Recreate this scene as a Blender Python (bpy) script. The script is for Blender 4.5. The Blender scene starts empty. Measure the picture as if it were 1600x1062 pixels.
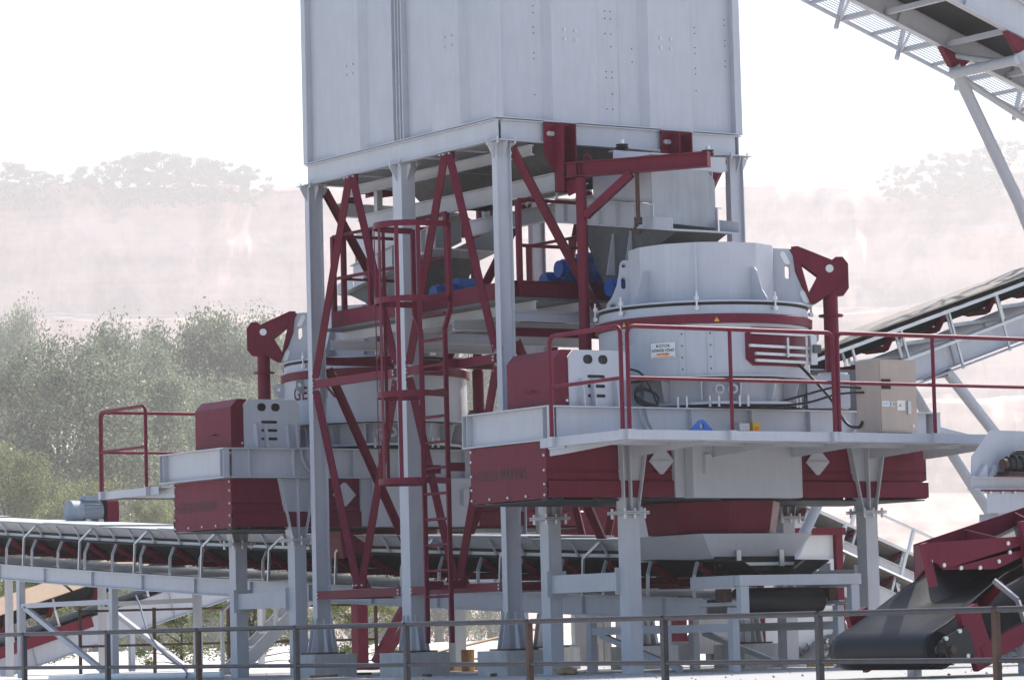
import bpy, bmesh, math, random
from mathutils import Vector, Matrix

# ---------------------------------------------------------------- camera, sky, sun, exposure
sc = bpy.context.scene
COL = sc.collection
rad = math.radians
PITCH, ROLL, YAW, FPX = rad(4.84277), rad(-1.46671), rad(56.19723), 5463.18
CAM = Vector((-21.956, -33.006, 0.434))
Fw = Vector((math.cos(PITCH)*math.cos(YAW), math.cos(PITCH)*math.sin(YAW), math.sin(PITCH)))
R0 = Vector((math.sin(YAW), -math.cos(YAW), 0)); U0 = R0.cross(Fw)
Rr = R0*math.cos(ROLL) + U0*math.sin(ROLL); Uu = U0*math.cos(ROLL) - R0*math.sin(ROLL)
cd = bpy.data.cameras.new("camera")
cd.sensor_fit = 'HORIZONTAL'; cd.sensor_width = 36.0; cd.lens = 36.0*FPX/1600.0
cd.clip_start = 0.5; cd.clip_end = 6000
co = bpy.data.objects.new("camera", cd); COL.objects.link(co)
co.matrix_world = Matrix(((Rr.x, Uu.x, -Fw.x, CAM.x), (Rr.y, Uu.y, -Fw.y, CAM.y), (Rr.z, Uu.z, -Fw.z, CAM.z), (0, 0, 0, 1)))
sc.camera = co

SUN_AZ, SUN_EL = rad(20), rad(50)          # azimuth from +x towards +y
sun_dir = Vector((math.cos(SUN_AZ)*math.cos(SUN_EL), math.sin(SUN_AZ)*math.cos(SUN_EL), math.sin(SUN_EL)))
w = bpy.data.worlds.new("World"); sc.world = w; w.use_nodes = True
nt = w.node_tree; bg = nt.nodes["Background"]
sky = nt.nodes.new("ShaderNodeTexSky"); sky.sky_type = 'NISHITA'; sky.sun_disc = False
sky.sun_elevation = SUN_EL; sky.sun_rotation = math.pi/2 - SUN_AZ
sky.air_density = 1.0; sky.dust_density = 1.5; sky.ozone_density = 3.0
nt.links.new(sky.outputs[0], bg.inputs[0]); bg.inputs[1].default_value = 0.15
sl = bpy.data.lights.new("sun", 'SUN'); sl.energy = 5.0; sl.angle = rad(0.6); sl.color = (1.0, 0.95, 0.88)
so = bpy.data.objects.new("sun", sl); COL.objects.link(so)
so.location = (40, 0, 60); so.rotation_euler = sun_dir.to_track_quat('Z', 'Y').to_euler()
vs = sc.view_settings
vs.view_transform = 'Standard'; vs.look = 'None'; vs.gamma = 1.0; vs.use_curve_mapping = False
vs.exposure = 0.54
cy = sc.cycles
cy.max_bounces = 6; cy.diffuse_bounces = 3; cy.glossy_bounces = 3; cy.transmission_bounces = 4
cy.volume_bounces = 2; cy.transparent_max_bounces = 8; cy.use_denoising = True
cy.sample_clamp_indirect = 6.0

# ---------------------------------------------------------------- materials
MATS = {}
def hexl(r, g, b): return (r, g, b, 1.0)
def paint(name, col, rough=0.45, var=0.10, dust=0.15, dustcol=(0.42, 0.39, 0.34), metal=0.0, bump=0.02, scale=3.0, spec=0.4):
    m = bpy.data.materials.new(name); m.use_nodes = True; MATS[name] = m
    t = m.node_tree; N = t.nodes; L = t.links; p = N["Principled BSDF"]
    tc = N.new("ShaderNodeTexCoord"); geo = N.new("ShaderNodeNewGeometry")
    n1 = N.new("ShaderNodeTexNoise"); n1.inputs["Scale"].default_value = scale; n1.inputs["Detail"].default_value = 6
    mp = N.new("ShaderNodeMapping"); mp.inputs["Scale"].default_value = (9, 9, 0.9)
    n2 = N.new("ShaderNodeTexNoise"); n2.inputs["Scale"].default_value = 2.2; n2.inputs["Detail"].default_value = 5
    L.new(geo.outputs["Position"], n1.inputs["Vector"]); L.new(geo.outputs["Position"], mp.inputs["Vector"]); L.new(mp.outputs[0], n2.inputs["Vector"])
    add = N.new("ShaderNodeMath"); add.operation = 'ADD'; L.new(n1.outputs[0], add.inputs[0]); L.new(n2.outputs[0], add.inputs[1])
    mr = N.new("ShaderNodeMapRange"); mr.inputs[1].default_value = 0.7; mr.inputs[2].default_value = 1.3
    mr.inputs[3].default_value = 1.0-var; mr.inputs[4].default_value = 1.0+var; L.new(add.outputs[0], mr.inputs[0])
    hs = N.new("ShaderNodeHueSaturation"); hs.inputs["Color"].default_value = (*col, 1); L.new(mr.outputs[0], hs.inputs["Value"])
    n3 = N.new("ShaderNodeTexNoise"); n3.inputs["Scale"].default_value = 7.0; n3.inputs["Detail"].default_value = 8; n3.inputs["Roughness"].default_value = 0.7
    L.new(geo.outputs["Position"], n3.inputs["Vector"])
    r3 = N.new("ShaderNodeMapRange"); r3.inputs[1].default_value = 0.5; r3.inputs[2].default_value = 0.72; r3.inputs[4].default_value = dust
    L.new(n3.outputs[0], r3.inputs[0])
    mx = N.new("ShaderNodeMix"); mx.data_type = 'RGBA'; mx.inputs[7].default_value = (*dustcol, 1)
    mp4 = N.new("ShaderNodeMapping"); mp4.inputs["Scale"].default_value = (16, 16, 0.5); L.new(geo.outputs["Position"], mp4.inputs["Vector"])
    n4 = N.new("ShaderNodeTexNoise"); n4.inputs["Scale"].default_value = 1.6; n4.inputs["Detail"].default_value = 4; L.new(mp4.outputs[0], n4.inputs["Vector"])
    r4 = N.new("ShaderNodeMapRange"); r4.inputs[1].default_value = 0.56; r4.inputs[2].default_value = 0.72; r4.inputs[3].default_value = 1.0; r4.inputs[4].default_value = 1.0-0.55*var; L.new(n4.outputs[0], r4.inputs[0])
    hs2 = N.new("ShaderNodeHueSaturation"); L.new(hs.outputs[0], hs2.inputs["Color"]); L.new(r4.outputs[0], hs2.inputs["Value"])
    sx = N.new("ShaderNodeSeparateXYZ"); L.new(geo.outputs["True Normal"], sx.inputs[0])
    r5 = N.new("ShaderNodeMapRange"); r5.inputs[1].default_value = 0.6; r5.inputs[2].default_value = 0.95; r5.inputs[4].default_value = min(0.6, dust*3.0); L.new(sx.outputs[2], r5.inputs[0])
    m5 = N.new("ShaderNodeMath"); m5.operation = 'MULTIPLY'; L.new(r5.outputs[0], m5.inputs[0]); L.new(n3.outputs[0], m5.inputs[1])
    a5 = N.new("ShaderNodeMath"); a5.operation = 'ADD'; a5.use_clamp = True; L.new(m5.outputs[0], a5.inputs[0]); L.new(r3.outputs[0], a5.inputs[1])
    L.new(a5.outputs[0], mx.inputs[0]); L.new(hs2.outputs[0], mx.inputs[6]); L.new(mx.outputs[2], p.inputs["Base Color"])
    rr = N.new("ShaderNodeMapRange"); rr.inputs[3].default_value = max(0.05, rough-0.1); rr.inputs[4].default_value = min(1, rough+0.15)
    L.new(n3.outputs[0], rr.inputs[0]); L.new(rr.outputs[0], p.inputs["Roughness"])
    p.inputs["Metallic"].default_value = metal; p.inputs["Specular IOR Level"].default_value = spec
    if bump:
        b = N.new("ShaderNodeBump"); b.inputs["Strength"].default_value = bump*5; b.inputs["Distance"].default_value = 0.004
        L.new(n1.outputs[0], b.inputs["Height"]); L.new(b.outputs[0], p.inputs["Normal"])
    return m
paint("grey", (0.465, 0.475, 0.515), 0.42, 0.05, 0.17)
paint("red", (0.143, 0.013, 0.032), 0.42, 0.13, 0.07, (0.24, 0.09, 0.085), spec=0.15)
paint("darkgrey", (0.085, 0.09, 0.095), 0.5, 0.08, 0.15)
paint("galv", (0.55, 0.56, 0.57), 0.4, 0.08, 0.1, metal=0.6)
paint("bolt", (0.62, 0.62, 0.62), 0.35, 0.05, 0.0, metal=0.5, bump=0)
paint("rubber", (0.014, 0.015, 0.018), 0.6, 0.15, 0.08, (0.14, 0.13, 0.12), spec=0.25)
paint("beltshine", (0.009, 0.010, 0.014), 0.42, 0.2, 0.03, (0.12, 0.115, 0.11), spec=0.28)
paint("black", (0.012, 0.012, 0.014), 0.5, 0.05, 0.03)
paint("blue", (0.015, 0.095, 0.38), 0.4, 0.10, 0.08)
paint("motorgrey", (0.27, 0.31, 0.35), 0.5, 0.06, 0.12)
paint("beige", (0.46, 0.37, 0.31), 0.5, 0.05, 0.08)
paint("steelplate", (0.30, 0.31, 0.33), 0.4, 0.12, 0.1, metal=0.25)
paint("white", (0.75, 0.75, 0.74), 0.5, 0.04, 0.12)
paint("yellow", (0.75, 0.42, 0.03), 0.5, 0.05, 0.05)
paint("orange", (0.75, 0.22, 0.02), 0.5, 0.05, 0.05)
paint("wood", (0.42, 0.22, 0.08), 0.7, 0.3, 0.2, scale=14)
paint("card", (0.50, 0.33, 0.20), 0.8, 0.1, 0.2)
paint("rust", (0.085, 0.05, 0.038), 0.75, 0.3, 0.25, (0.25, 0.14, 0.08), metal=0.2, scale=9)
paint("pipe", (0.05, 0.05, 0.06), 0.45, 0.2, 0.3, (0.10, 0.06, 0.045), metal=0.2, scale=8)
paint("concrete", (0.43, 0.43, 0.42), 0.85, 0.14, 0.35, (0.30, 0.28, 0.26), bump=0.15, scale=5)
paint("ground", (0.62, 0.58, 0.52), 0.95, 0.2, 0.4, (0.56, 0.52, 0.46), bump=0.3, scale=1.2)
paint("rock", (0.20, 0.20, 0.20), 0.85, 0.35, 0.3, (0.45, 0.42, 0.38), bump=0.2, scale=6)
paint("brownrock", (0.36, 0.24, 0.14), 0.85, 0.3, 0.2, bump=0.2, scale=9)
paint("tarp", (0.55, 0.60, 0.68), 0.35, 0.12, 0.1, bump=0.2, scale=8)
paint("bark", (0.09, 0.07, 0.055), 0.9, 0.3, 0.1, scale=9)
paint("dustybelt", (0.17, 0.16, 0.15), 0.8, 0.15, 0.3)
paint("hose", (0.06, 0.09, 0.16), 0.5, 0.1, 0.1)
paint("glass", (0.10, 0.13, 0.17), 0.08, 0.05, 0.03, bump=0)
paint("spill", (0.38, 0.33, 0.29), 0.9, 0.15, 0.2, bump=0.3, scale=6)

def leafmat(name, c1, c2):
    m = bpy.data.materials.new(name); m.use_nodes = True; MATS[name] = m
    t = m.node_tree; N = t.nodes; L = t.links; p = N["Principled BSDF"]; out = N["Material Output"]
    geo = N.new("ShaderNodeNewGeometry"); oi = N.new("ShaderNodeObjectInfo")
    ad = N.new("ShaderNodeMath"); ad.operation = 'MULTIPLY_ADD'; ad.inputs[1].default_value = 0.75
    L.new(geo.outputs["Random Per Island"], ad.inputs[0]); 
    sc_ = N.new("ShaderNodeMath"); sc_.operation = 'MULTIPLY'; sc_.inputs[1].default_value = 0.25
    L.new(oi.outputs["Random"], sc_.inputs[0]); L.new(sc_.outputs[0], ad.inputs[2])
    mx = N.new("ShaderNodeMix"); mx.data_type = 'RGBA'; mx.inputs[6].default_value = (*c1, 1); mx.inputs[7].default_value = (*c2, 1)
    L.new(ad.outputs[0], mx.inputs[0]); L.new(mx.outputs[2], p.inputs["Base Color"])
    p.inputs["Roughness"].default_value = 0.42
    tr = N.new("ShaderNodeBsdfTranslucent"); L.new(mx.outputs[2], tr.inputs[0])
    ms = N.new("ShaderNodeMixShader"); ms.inputs[0].default_value = 0.45
    L.new(p.outputs[0], ms.inputs[1]); L.new(tr.outputs[0], ms.inputs[2]); L.new(ms.outputs[0], out.inputs[0])
leafmat("leaf_silver", (0.06, 0.085, 0.045), (0.33, 0.36, 0.24))  # silver leaf tone, lightened in place of thicker haze and backlit glints
leafmat("leaf_green", (0.05, 0.08, 0.022), (0.28, 0.29, 0.11))
leafmat("leaf_dark", (0.03, 0.05, 0.025), (0.08, 0.10, 0.05))

m = bpy.data.materials.new("cliff"); m.use_nodes = True; MATS["cliff"] = m
t = m.node_tree; N = t.nodes; L = t.links; p = N["Principled BSDF"]; p.inputs["Roughness"].default_value = 0.95
geo = N.new("ShaderNodeNewGeometry")
mp = N.new("ShaderNodeMapping"); mp.inputs["Scale"].default_value = (0.05, 0.05, 0.035); L.new(geo.outputs["Position"], mp.inputs[0])
na = N.new("ShaderNodeTexNoise"); na.inputs["Scale"].default_value = 1.0; na.inputs["Detail"].default_value = 7; L.new(mp.outputs[0], na.inputs[0])
nb = N.new("ShaderNodeTexNoise"); nb.inputs["Scale"].default_value = 1.0; nb.inputs["Detail"].default_value = 6; mpb = N.new("ShaderNodeMapping"); mpb.inputs["Scale"].default_value = (0.004, 0.004, 0.06); L.new(geo.outputs["Position"], mpb.inputs[0]); L.new(mpb.outputs[0], nb.inputs[0])
cr = N.new("ShaderNodeValToRGB"); cr.color_ramp.elements[0].position = 0.40; cr.color_ramp.elements[0].color = (0.17, 0.06, 0.04, 1)
cr.color_ramp.elements[1].position = 0.60; cr.color_ramp.elements[1].color = (0.74, 0.44, 0.33, 1)
ma = N.new("ShaderNodeMath"); ma.operation = 'MULTIPLY_ADD'; ma.inputs[1].default_value = 0.5
hb = N.new("ShaderNodeMath"); hb.operation = 'MULTIPLY'; hb.inputs[1].default_value = 0.5
L.new(nb.outputs[0], hb.inputs[0]); L.new(na.outputs[0], ma.inputs[0]); L.new(hb.outputs[0], ma.inputs[2]); L.new(ma.outputs[0], cr.inputs[0])
L.new(cr.outputs[0], p.inputs["Base Color"])

# ---------------------------------------------------------------- helpers
BASE = {}
def root(name, loc, label, cat, group=None):
    o = bpy.data.objects.new(name, None); COL.objects.link(o); o.location = loc; o.empty_display_size = 0.2
    o["label"] = label; o["category"] = cat
    if group: o["group"] = group
    BASE[o.name] = Vector(loc); return o
def tag(o, label, cat, group=None):
    o["label"] = label; o["category"] = cat
    if group: o["group"] = group
    return o
def V(*a): return Vector(a)
def Isec(h, b, tw=0.012, tf=0.014):
    H, B, w_ = h/2, b/2, tw/2
    return [(-B, -H), (B, -H), (B, -H+tf), (w_, -H+tf), (w_, H-tf), (B, H-tf), (B, H), (-B, H), (-B, H-tf), (-w_, H-tf), (-w_, -H+tf), (-B, -H+tf)]
def Csec(h, b, t_=0.01):       # open towards +u
    H, B = h/2, b/2
    return [(-B, -H), (B, -H), (B, -H+t_), (-B+t_, -H+t_), (-B+t_, H-t_), (B, H-t_), (B, H), (-B, H)]
def Lsec(a, b=None, t_=0.01):
    b = b or a
    return [(0, 0), (a, 0), (a, t_), (t_, t_), (t_, b), (0, b)]
def Rsec(w_, h): return [(-w_/2, -h/2), (w_/2, -h/2), (w_/2, h/2), (-w_/2, h/2)]
class MB:
    def __init__(s): s.v = []; s.f = []
    def _add(s, vs_, fs_):
        n = len(s.v); s.v += [tuple(q) for q in vs_]; s.f += [tuple(i+n for i in f) for f in fs_]; return s
    def box(s, x0, x1, y0, y1, z0, z1):
        if x0 > x1: x0, x1 = x1, x0
        if y0 > y1: y0, y1 = y1, y0
        if z0 > z1: z0, z1 = z1, z0
        return s._add([(x0, y0, z0), (x1, y0, z0), (x1, y1, z0), (x0, y1, z0), (x0, y0, z1), (x1, y0, z1), (x1, y1, z1), (x0, y1, z1)],
               [(0, 3, 2, 1), (4, 5, 6, 7), (0, 1, 5, 4), (1, 2, 6, 5), (2, 3, 7, 6), (3, 0, 4, 7)])
    def beam(s, p0, p1, prof, up=(0, 0, 1)):
        p0, p1 = Vector(p0), Vector(p1); d = (p1-p0).normalized(); up = Vector(up)
        if abs(d.dot(up)) > 0.99: up = Vector((0, 1, 0)) if abs(d.y) < 0.9 else Vector((1, 0, 0))
        sd = d.cross(up).normalized(); u2 = sd.cross(d).normalized(); n = len(prof)
        vs_ = [p+sd*a+u2*b for p in (p0, p1) for a, b in prof]
        fs_ = [tuple(range(n)), tuple(range(2*n-1, n-1, -1))] + [(i, n+i, n+(i+1) % n, (i+1) % n) for i in range(n)]
        return s._add(vs_, fs_)
    def tube(s, path, r, n=10, closed=False):
        P_ = [Vector(q) for q in path]; rings = []; ref = None
        for i, q in enumerate(P_):
            a = P_[i-1] if (i > 0 or closed) else P_[i]; b = P_[(i+1) % len(P_)] if (i < len(P_)-1 or closed) else P_[i]
            d = (b-a).normalized()
            if ref is None: ref = Vector((0, 0, 1)) if abs(d.z) < 0.9 else Vector((1, 0, 0))
            sd = d.cross(ref).normalized(); u2 = sd.cross(d).normalized(); ref = u2
            rr = r[i] if isinstance(r, (list, tuple)) else r
            rings.append([q+sd*math.cos(2*math.pi*k/n)*rr+u2*math.sin(2*math.pi*k/n)*rr for k in range(n)])
        m_ = len(rings); fs_ = []
        for i in range(m_ if closed else m_-1):
            j = (i+1) % m_
            fs_ += [(i*n+k, i*n+(k+1) % n, j*n+(k+1) % n, j*n+k) for k in range(n)]
        if not closed: fs_ += [tuple(range(n-1, -1, -1)), tuple((m_-1)*n+k for k in range(n))]
        return s._add([q for R_ in rings for q in R_], fs_)
    def cyl(s, p0, p1, r, n=16): return s.tube([p0, p1], r, n)
    def lathe(s, prof, c, n=72, a0=0.0, a1=360.0, ph=0.0):
        full = abs(a1-a0) >= 359.9; m_ = n if full else n+1; k = len(prof)
        vs_ = [(c[0]+r*math.cos(rad(a0+(a1-a0)*i/n+ph)), c[1]+r*math.sin(rad(a0+(a1-a0)*i/n+ph)), c[2]+z) for i in range(m_) for r, z in prof]
        fs_ = []
        for i in range(n):
            j = (i+1) % m_
            for q in range(k-1): fs_.append((i*k+q, j*k+q, j*k+q+1, i*k+q+1))
        return s._add(vs_, fs_)
    def prism(s, poly, fn, t0, t1):     # fn(a,b,t)->point
        n = len(poly)
        vs_ = [fn(a, b, t0) for a, b in poly]+[fn(a, b, t1) for a, b in poly]
        return s._add(vs_, [tuple(range(n)), tuple(range(2*n-1, n-1, -1))]+[(i, n+i, n+(i+1) % n, (i+1) % n) for i in range(n)])
    def bolt(s, p, d, r=0.016, l=0.02, n=6):
        p = Vector(p); d = Vector(d).normalized(); return s.tube([p-d*0.004, p+d*l], r, n)
    def pieces(s, name, mat, parent=None, smooth=None):
        """each connected piece becomes a part of its own"""
        par = list(range(len(s.v)))
        def find(i):
            while par[i] != i: par[i] = par[par[i]]; i = par[i]
            return i
        for f in s.f:
            for i in f[1:]: par[find(i)] = find(f[0])
        gr = {}
        for f in s.f: gr.setdefault(find(f[0]), []).append(f)
        for fs_ in gr.values():
            ids = sorted({i for f in fs_ for i in f}); mp_ = {i: k for k, i in enumerate(ids)}
            MB()._add([s.v[i] for i in ids], [tuple(mp_[i] for i in f) for f in fs_]).build(name, mat, parent, smooth)
    def build(s, name, mat, parent=None, smooth=None, kind=None, label=None):
        me = bpy.data.meshes.new(name); b = Vector((0, 0, 0)); r = parent
        while r is not None:
            if r.name in BASE: b = BASE[r.name]; break
            r = r.parent
        me.from_pydata([(q[0]-b.x, q[1]-b.y, q[2]-b.z) for q in s.v], [], s.f)
        bm = bmesh.new(); bm.from_mesh(me); bmesh.ops.recalc_face_normals(bm, faces=bm.faces[:]); bm.to_mesh(me); bm.free()
        if smooth:
            me.shade_smooth(); me.set_sharp_from_angle(angle=rad(smooth))
        me.materials.append(MATS[mat]); o = bpy.data.objects.new(name, me); COL.objects.link(o)
        if parent is not None: o.parent = parent
        if kind: o["kind"] = kind
        if label: o["label"] = label
        return o
def single(name, mb, mat, base, label, cat, group=None, smooth=None):
    """a thing that is one mesh, its origin at base"""
    b = Vector(base); mb.v = [(q[0]-b.x, q[1]-b.y, q[2]-b.z) for q in mb.v]
    o = mb.build(name, mat, None, smooth); o.location = b; BASE[o.name] = b
    return tag(o, label, cat, group)
def rebase(o_parent): return BASE[o_parent.name]
def plate(name, outer, holes, fn, t_, mat, parent, label=None):
    """flat plate with real holes: outer/holes are 2D loops, fn(a,b,t)->world"""
    cu = bpy.data.curves.new("tmp", 'CURVE'); cu.dimensions = '2D'; cu.fill_mode = 'BOTH'; cu.extrude = t_/2
    for lp in [outer]+holes:
        sp = cu.splines.new('POLY'); sp.points.add(len(lp)-1); sp.use_cyclic_u = True
        for i, (a, b) in enumerate(lp): sp.points[i].co = (a, b, 0, 1)
    ob = bpy.data.objects.new("tmp", cu); COL.objects.link(ob)
    me = bpy.data.meshes.new_from_object(ob.evaluated_get(bpy.context.evaluated_depsgraph_get()))
    mb = MB(); mb.v = [tuple(fn(q.co.x, q.co.y, q.co.z)) for q in me.vertices]; mb.f = [tuple(f.vertices) for f in me.polygons]
    bpy.data.objects.remove(ob); bpy.data.curves.remove(cu); bpy.data.meshes.remove(me)
    return mb.build(name, mat, parent, label=label)
def text_mesh(txt, size, spacing=1.0, bold=0.0):
    cu = bpy.data.curves.new("tmp", 'FONT'); cu.body = txt; cu.size = size; cu.align_x = 'CENTER'; cu.space_character = spacing; cu.offset = bold
    ob = bpy.data.objects.new("tmp", cu); COL.objects.link(ob)
    me = bpy.data.meshes.new_from_object(ob.evaluated_get(bpy.context.evaluated_depsgraph_get()))
    vs_ = [tuple(q.co) for q in me.vertices]; fs_ = [tuple(f.vertices) for f in me.polygons]
    bpy.data.objects.remove(ob); bpy.data.curves.remove(cu); bpy.data.meshes.remove(me); return vs_, fs_
def lettering(name, txt, size, fn, mat, parent, spacing=1.0, bold=0.0):
    vs_, fs_ = text_mesh(txt, size, spacing, bold); mb = MB(); mb.v = [tuple(fn(a, b)) for a, b, c in vs_]; mb.f = fs_
    return mb.build(name, mat, parent)
def ell(cx, cy_, rx, ry, n=14): return [(cx+rx*math.cos(2*math.pi*i/n), cy_+ry*math.sin(2*math.pi*i/n)) for i in range(n)]
def slot(cx, cy_, w_, h, r=None, n=5):
    r = r or min(w_, h)/2*0.98; pts = []
    for sx, sy, a in ((1, 1, 0), (-1, 1, 90), (-1, -1, 180), (1, -1, 270)):
        for k in range(n):
            an = rad(a+90*k/(n-1)); pts.append((cx+sx*(w_/2-r)+r*math.cos(an), cy_+sy*(h/2-r)+r*math.sin(an)))
    return pts
def copy_tree(o, parent=None):
    c = o.copy(); COL.objects.link(c); c.parent = parent
    for ch in o.children: copy_tree(ch, c)
    return c
CX, CY = 1.83, 2.18
def turned(o, label, dz=-0.03):     # the same thing built again, turned half round about the tower's axis
    c = copy_tree(o); b = o.location
    c.location = (2*CX-b.x, 2*CY-b.y, b.z+dz); c.rotation_euler = (0, 0, math.pi); c["label"] = label
    BASE[c.name] = Vector(c.location); return c
def bend(p0, p1, p2, r, n=5):
    """points rounding the corner p1"""
    p0, p1, p2 = Vector(p0), Vector(p1), Vector(p2); a = p1+(p0-p1).normalized()*r; b = p1+(p2-p1).normalized()*r
    return [a.lerp(p1, t_).lerp(p1.lerp(b, t_), t_) for t_ in [i/(n-1) for i in range(n)]]
def struct(o): o["kind"] = "structure"; return o
rng = random.Random(7)

# ---------------------------------------------------------------- the setting: ground, pad, quarry face
Fh = Vector((math.cos(YAW), math.sin(YAW), 0)); Rh = R0.copy()
def hor(px): return 993.7-0.0256*(px-800)
def spot(px, d, z=0.0):           # a place on the ground d metres away in the direction px
    q = CAM+Fh*d+Rh*((px-812)/FPX*d); return Vector((q.x, q.y, z))
def zat(px, py, d): return 0.434+(hor(px)-py)/FPX*d
struct(MB()._add([(-150, -470, -0.55), (-3.55, -470, -0.55), (-3.55, 3340, -0.55), (-150, 3340, -0.55)], [(0, 1, 2, 3)]).build("ground", "ground"))
struct(MB()._add([(-3.5, -470, -0.02), (2740, -470, -0.02), (2740, 3340, -0.02), (-3.5, 3340, -0.02), (-3.55, -470, -0.6), (-3.55, 3340, -0.6)], [(0, 1, 2, 3), (4, 0, 3, 5)]).build("quarry_floor", "ground"))
mb = MB(); mb.box(-3.62, 10.5, -15, 12.5, -0.7, 0.0)
struct(mb.build("concrete_pad", "concrete"))
from mathutils import noise as mnoise
def cliff():
    D = 2000.0; KQ = D/700.0; prof = [(0, -60), (2, -25), (9, 0), (16, 18), (30, 14), (34, 22), (52, 34), (54, 58), (70, 62), (80, 74), (92, 0)]
    zs = [-1, 6, 14, 22, 24, 30, 42, 44, 50, 62, 64, 70, 78, 84, 88.5, 90, 90.5]
    ds = [-130, -95, -60, -40, -22, -20, -8, 6, 9, 14, 34, 37, 39, 42, 45, 52, 120]
    z2, d2 = [], []
    for (za, da), (zb_, db) in zip(zip(zs, ds), list(zip(zs, ds))[1:]):
        for q in (0, 0.34, 0.67): z2.append(za+(zb_-za)*q); d2.append(da+(db-da)*q)
    z2.append(zs[-1]); d2.append(ds[-1]); K0 = 14*3; zs, ds = z2, d2
    nx = 520; vs_, fs_ = [], []
    for i in range(nx+1):
        u = i/nx*2-1; lat = 150*u+250*u**3*abs(u)
        for k, (z, d) in enumerate(zip(zs, ds)):
            n1 = mnoise.fractal(Vector((lat*0.02, z*0.03, 3.1)), 1.0, 2.0, 5)
            n2 = mnoise.fractal(Vector((lat*0.09, z*0.02, 7.7)), 1.0, 2.0, 4)
            n3 = mnoise.noise(Vector((lat*0.006, 1.3, 0.2)))
            gl = abs(mnoise.noise(Vector((lat*0.16, z*0.05, 2.2))))*2.2+abs(mnoise.noise(Vector((lat*0.5, z*0.12, 4.2))))*1.2
            dd = d+n1*12+n2*4.5+n3*18+gl+0.00016*lat*lat*-1
            zz = z*1.09+(n1*3.0+mnoise.noise(Vector((lat*0.012, k*0.25, 5)))*3.2)*(0 if k < 1 else 1)
            if k >= K0: zz = z*1.09+mnoise.fractal(Vector((lat*0.03, 0, 9)), 1, 2, 4)*1.3+(3.0 if lat < -10 else 0)*min(1, max(0, (-lat-10)/60))
            q = CAM+Fh*(D+dd*KQ)+Rh*lat*KQ; vs_.append((q.x, q.y, zz*KQ-0.5))
    K = len(zs)
    for i in range(nx):
        for k in range(K-1): fs_.append((i*K+k, (i+1)*K+k, (i+1)*K+k+1, i*K+k+1))
    o = MB()._add(vs_, fs_).build("quarry_cliff", "cliff", smooth=40); struct(o)
cliff()

# ---------------------------------------------------------------- trees
def tree_proto(seed, leaves, blobs, rx, lo, leaf, open_=0.0):
    """crown in a unit frame: height 1, returns (trunk MB, crown MB)"""
    r = random.Random(seed); cr = MB(); tk = MB(); cs = []
    for i in range(blobs):
        a = r.uniform(0, 2*math.pi); h = lo+(1-lo)*(r.random()**0.8)*0.93
        wid = rx*(0.35+0.75*math.sin(math.pi*min(1, max(0.05, (h-lo)/(1-lo)*0.85+0.12))))
        q = wid*math.sqrt(r.random()); cs.append((Vector((q*math.cos(a), q*math.sin(a), h)), r.uniform(0.05, 0.115)*(1-open_*0.3)))
    for i in range(leaves):
        c, br = r.choice(cs); d = Vector((r.gauss(0, 1), r.gauss(0, 1), r.gauss(0, 0.8))).normalized()
        q = c+d*br*(r.random()**0.45)*(1.25 if r.random() < 0.12 else 1.0)
        if q.z > 1.02: q.z = 1.02
        nx_ = Vector((r.gauss(0, 1), r.gauss(0, 1), r.gauss(0, 1))).normalized(); ax = nx_.orthogonal().normalized(); ay = nx_.cross(ax)
        an = r.uniform(0, 6.28); ax, ay = ax*math.cos(an)+ay*math.sin(an), ay*math.cos(an)-ax*math.sin(an)
        l = leaf*r.uniform(0.6, 1.3); wd = l*0.55
        cr._add([q-ax*l*0.5, q+ay*wd*0.5+nx_*l*0.08, q+ax*l*0.5, q-ay*wd*0.5+nx_*l*0.08], [(0, 1, 2, 3)])
    tk.tube([(0, 0, -0.02), (0.01, 0, lo*0.6), (0.02, 0.01, lo+0.25), (0.0, 0.02, 0.85)], [0.028, 0.022, 0.014, 0.003], 7)
    for c, br in cs[:16]:
        z0 = max(lo*0.5, min(c.z*0.6, 0.6)); tk.tube([(0.012, 0.005, z0), tuple(Vector((0, 0, z0)).lerp(c, 0.55)+Vector((0, 0, 0.02))), tuple(c)], [0.010, 0.006, 0.0015], 5)
    return tk, cr
PROT = []
for i, (sd, lv, bl, rx, lo, lf, mt) in enumerate([(1, 52000, 150, 0.27, 0.0, 0.0135, "leaf_silver"), (2, 36000, 100, 0.31, 0.0, 0.0155, "leaf_green"),
                                                  (3, 46000, 130, 0.26, 0.0, 0.0145, "leaf_silver"), (4, 14000, 60, 0.48, 0.0, 0.034, "leaf_dark"), (5, 14000, 50, 0.48, 0.0, 0.024, "leaf_green")]):
    tk, cr = tree_proto(sd, lv, bl, rx, lo, lf)
    m1 = tk.build("trunk", "bark", smooth=60).data; m2 = cr.build("crown", mt).data
    PROT.append((m1, m2))
for o in [o for o in COL.objects if o.name.split('.')[0] in ("trunk", "crown")]: bpy.data.objects.remove(o)
def tree(name, proto, px, py, d, wpx, label, group, rot=None, z0=-0.05):
    h = zat(px, py, d)-z0; wd = wpx/FPX*d
    base = spot(px, d, z0); rx = [0.26, 0.30, 0.24, 0.42, 0.48][proto]*2.25
    t_ = root(name, base, label, "tree" if name != "bush" else "bush", group)
    s_ = wd/rx; t_.scale = (s_, s_, h); t_.rotation_euler = (0, 0, rng.uniform(0, 6.28) if rot is None else rot)
    for nm, me in zip(("trunk", "crown"), PROT[proto]):
        o = bpy.data.objects.new(nm, me); COL.objects.link(o); o.parent = t_
    return t_
G1 = "trees behind the farther crusher"
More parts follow.
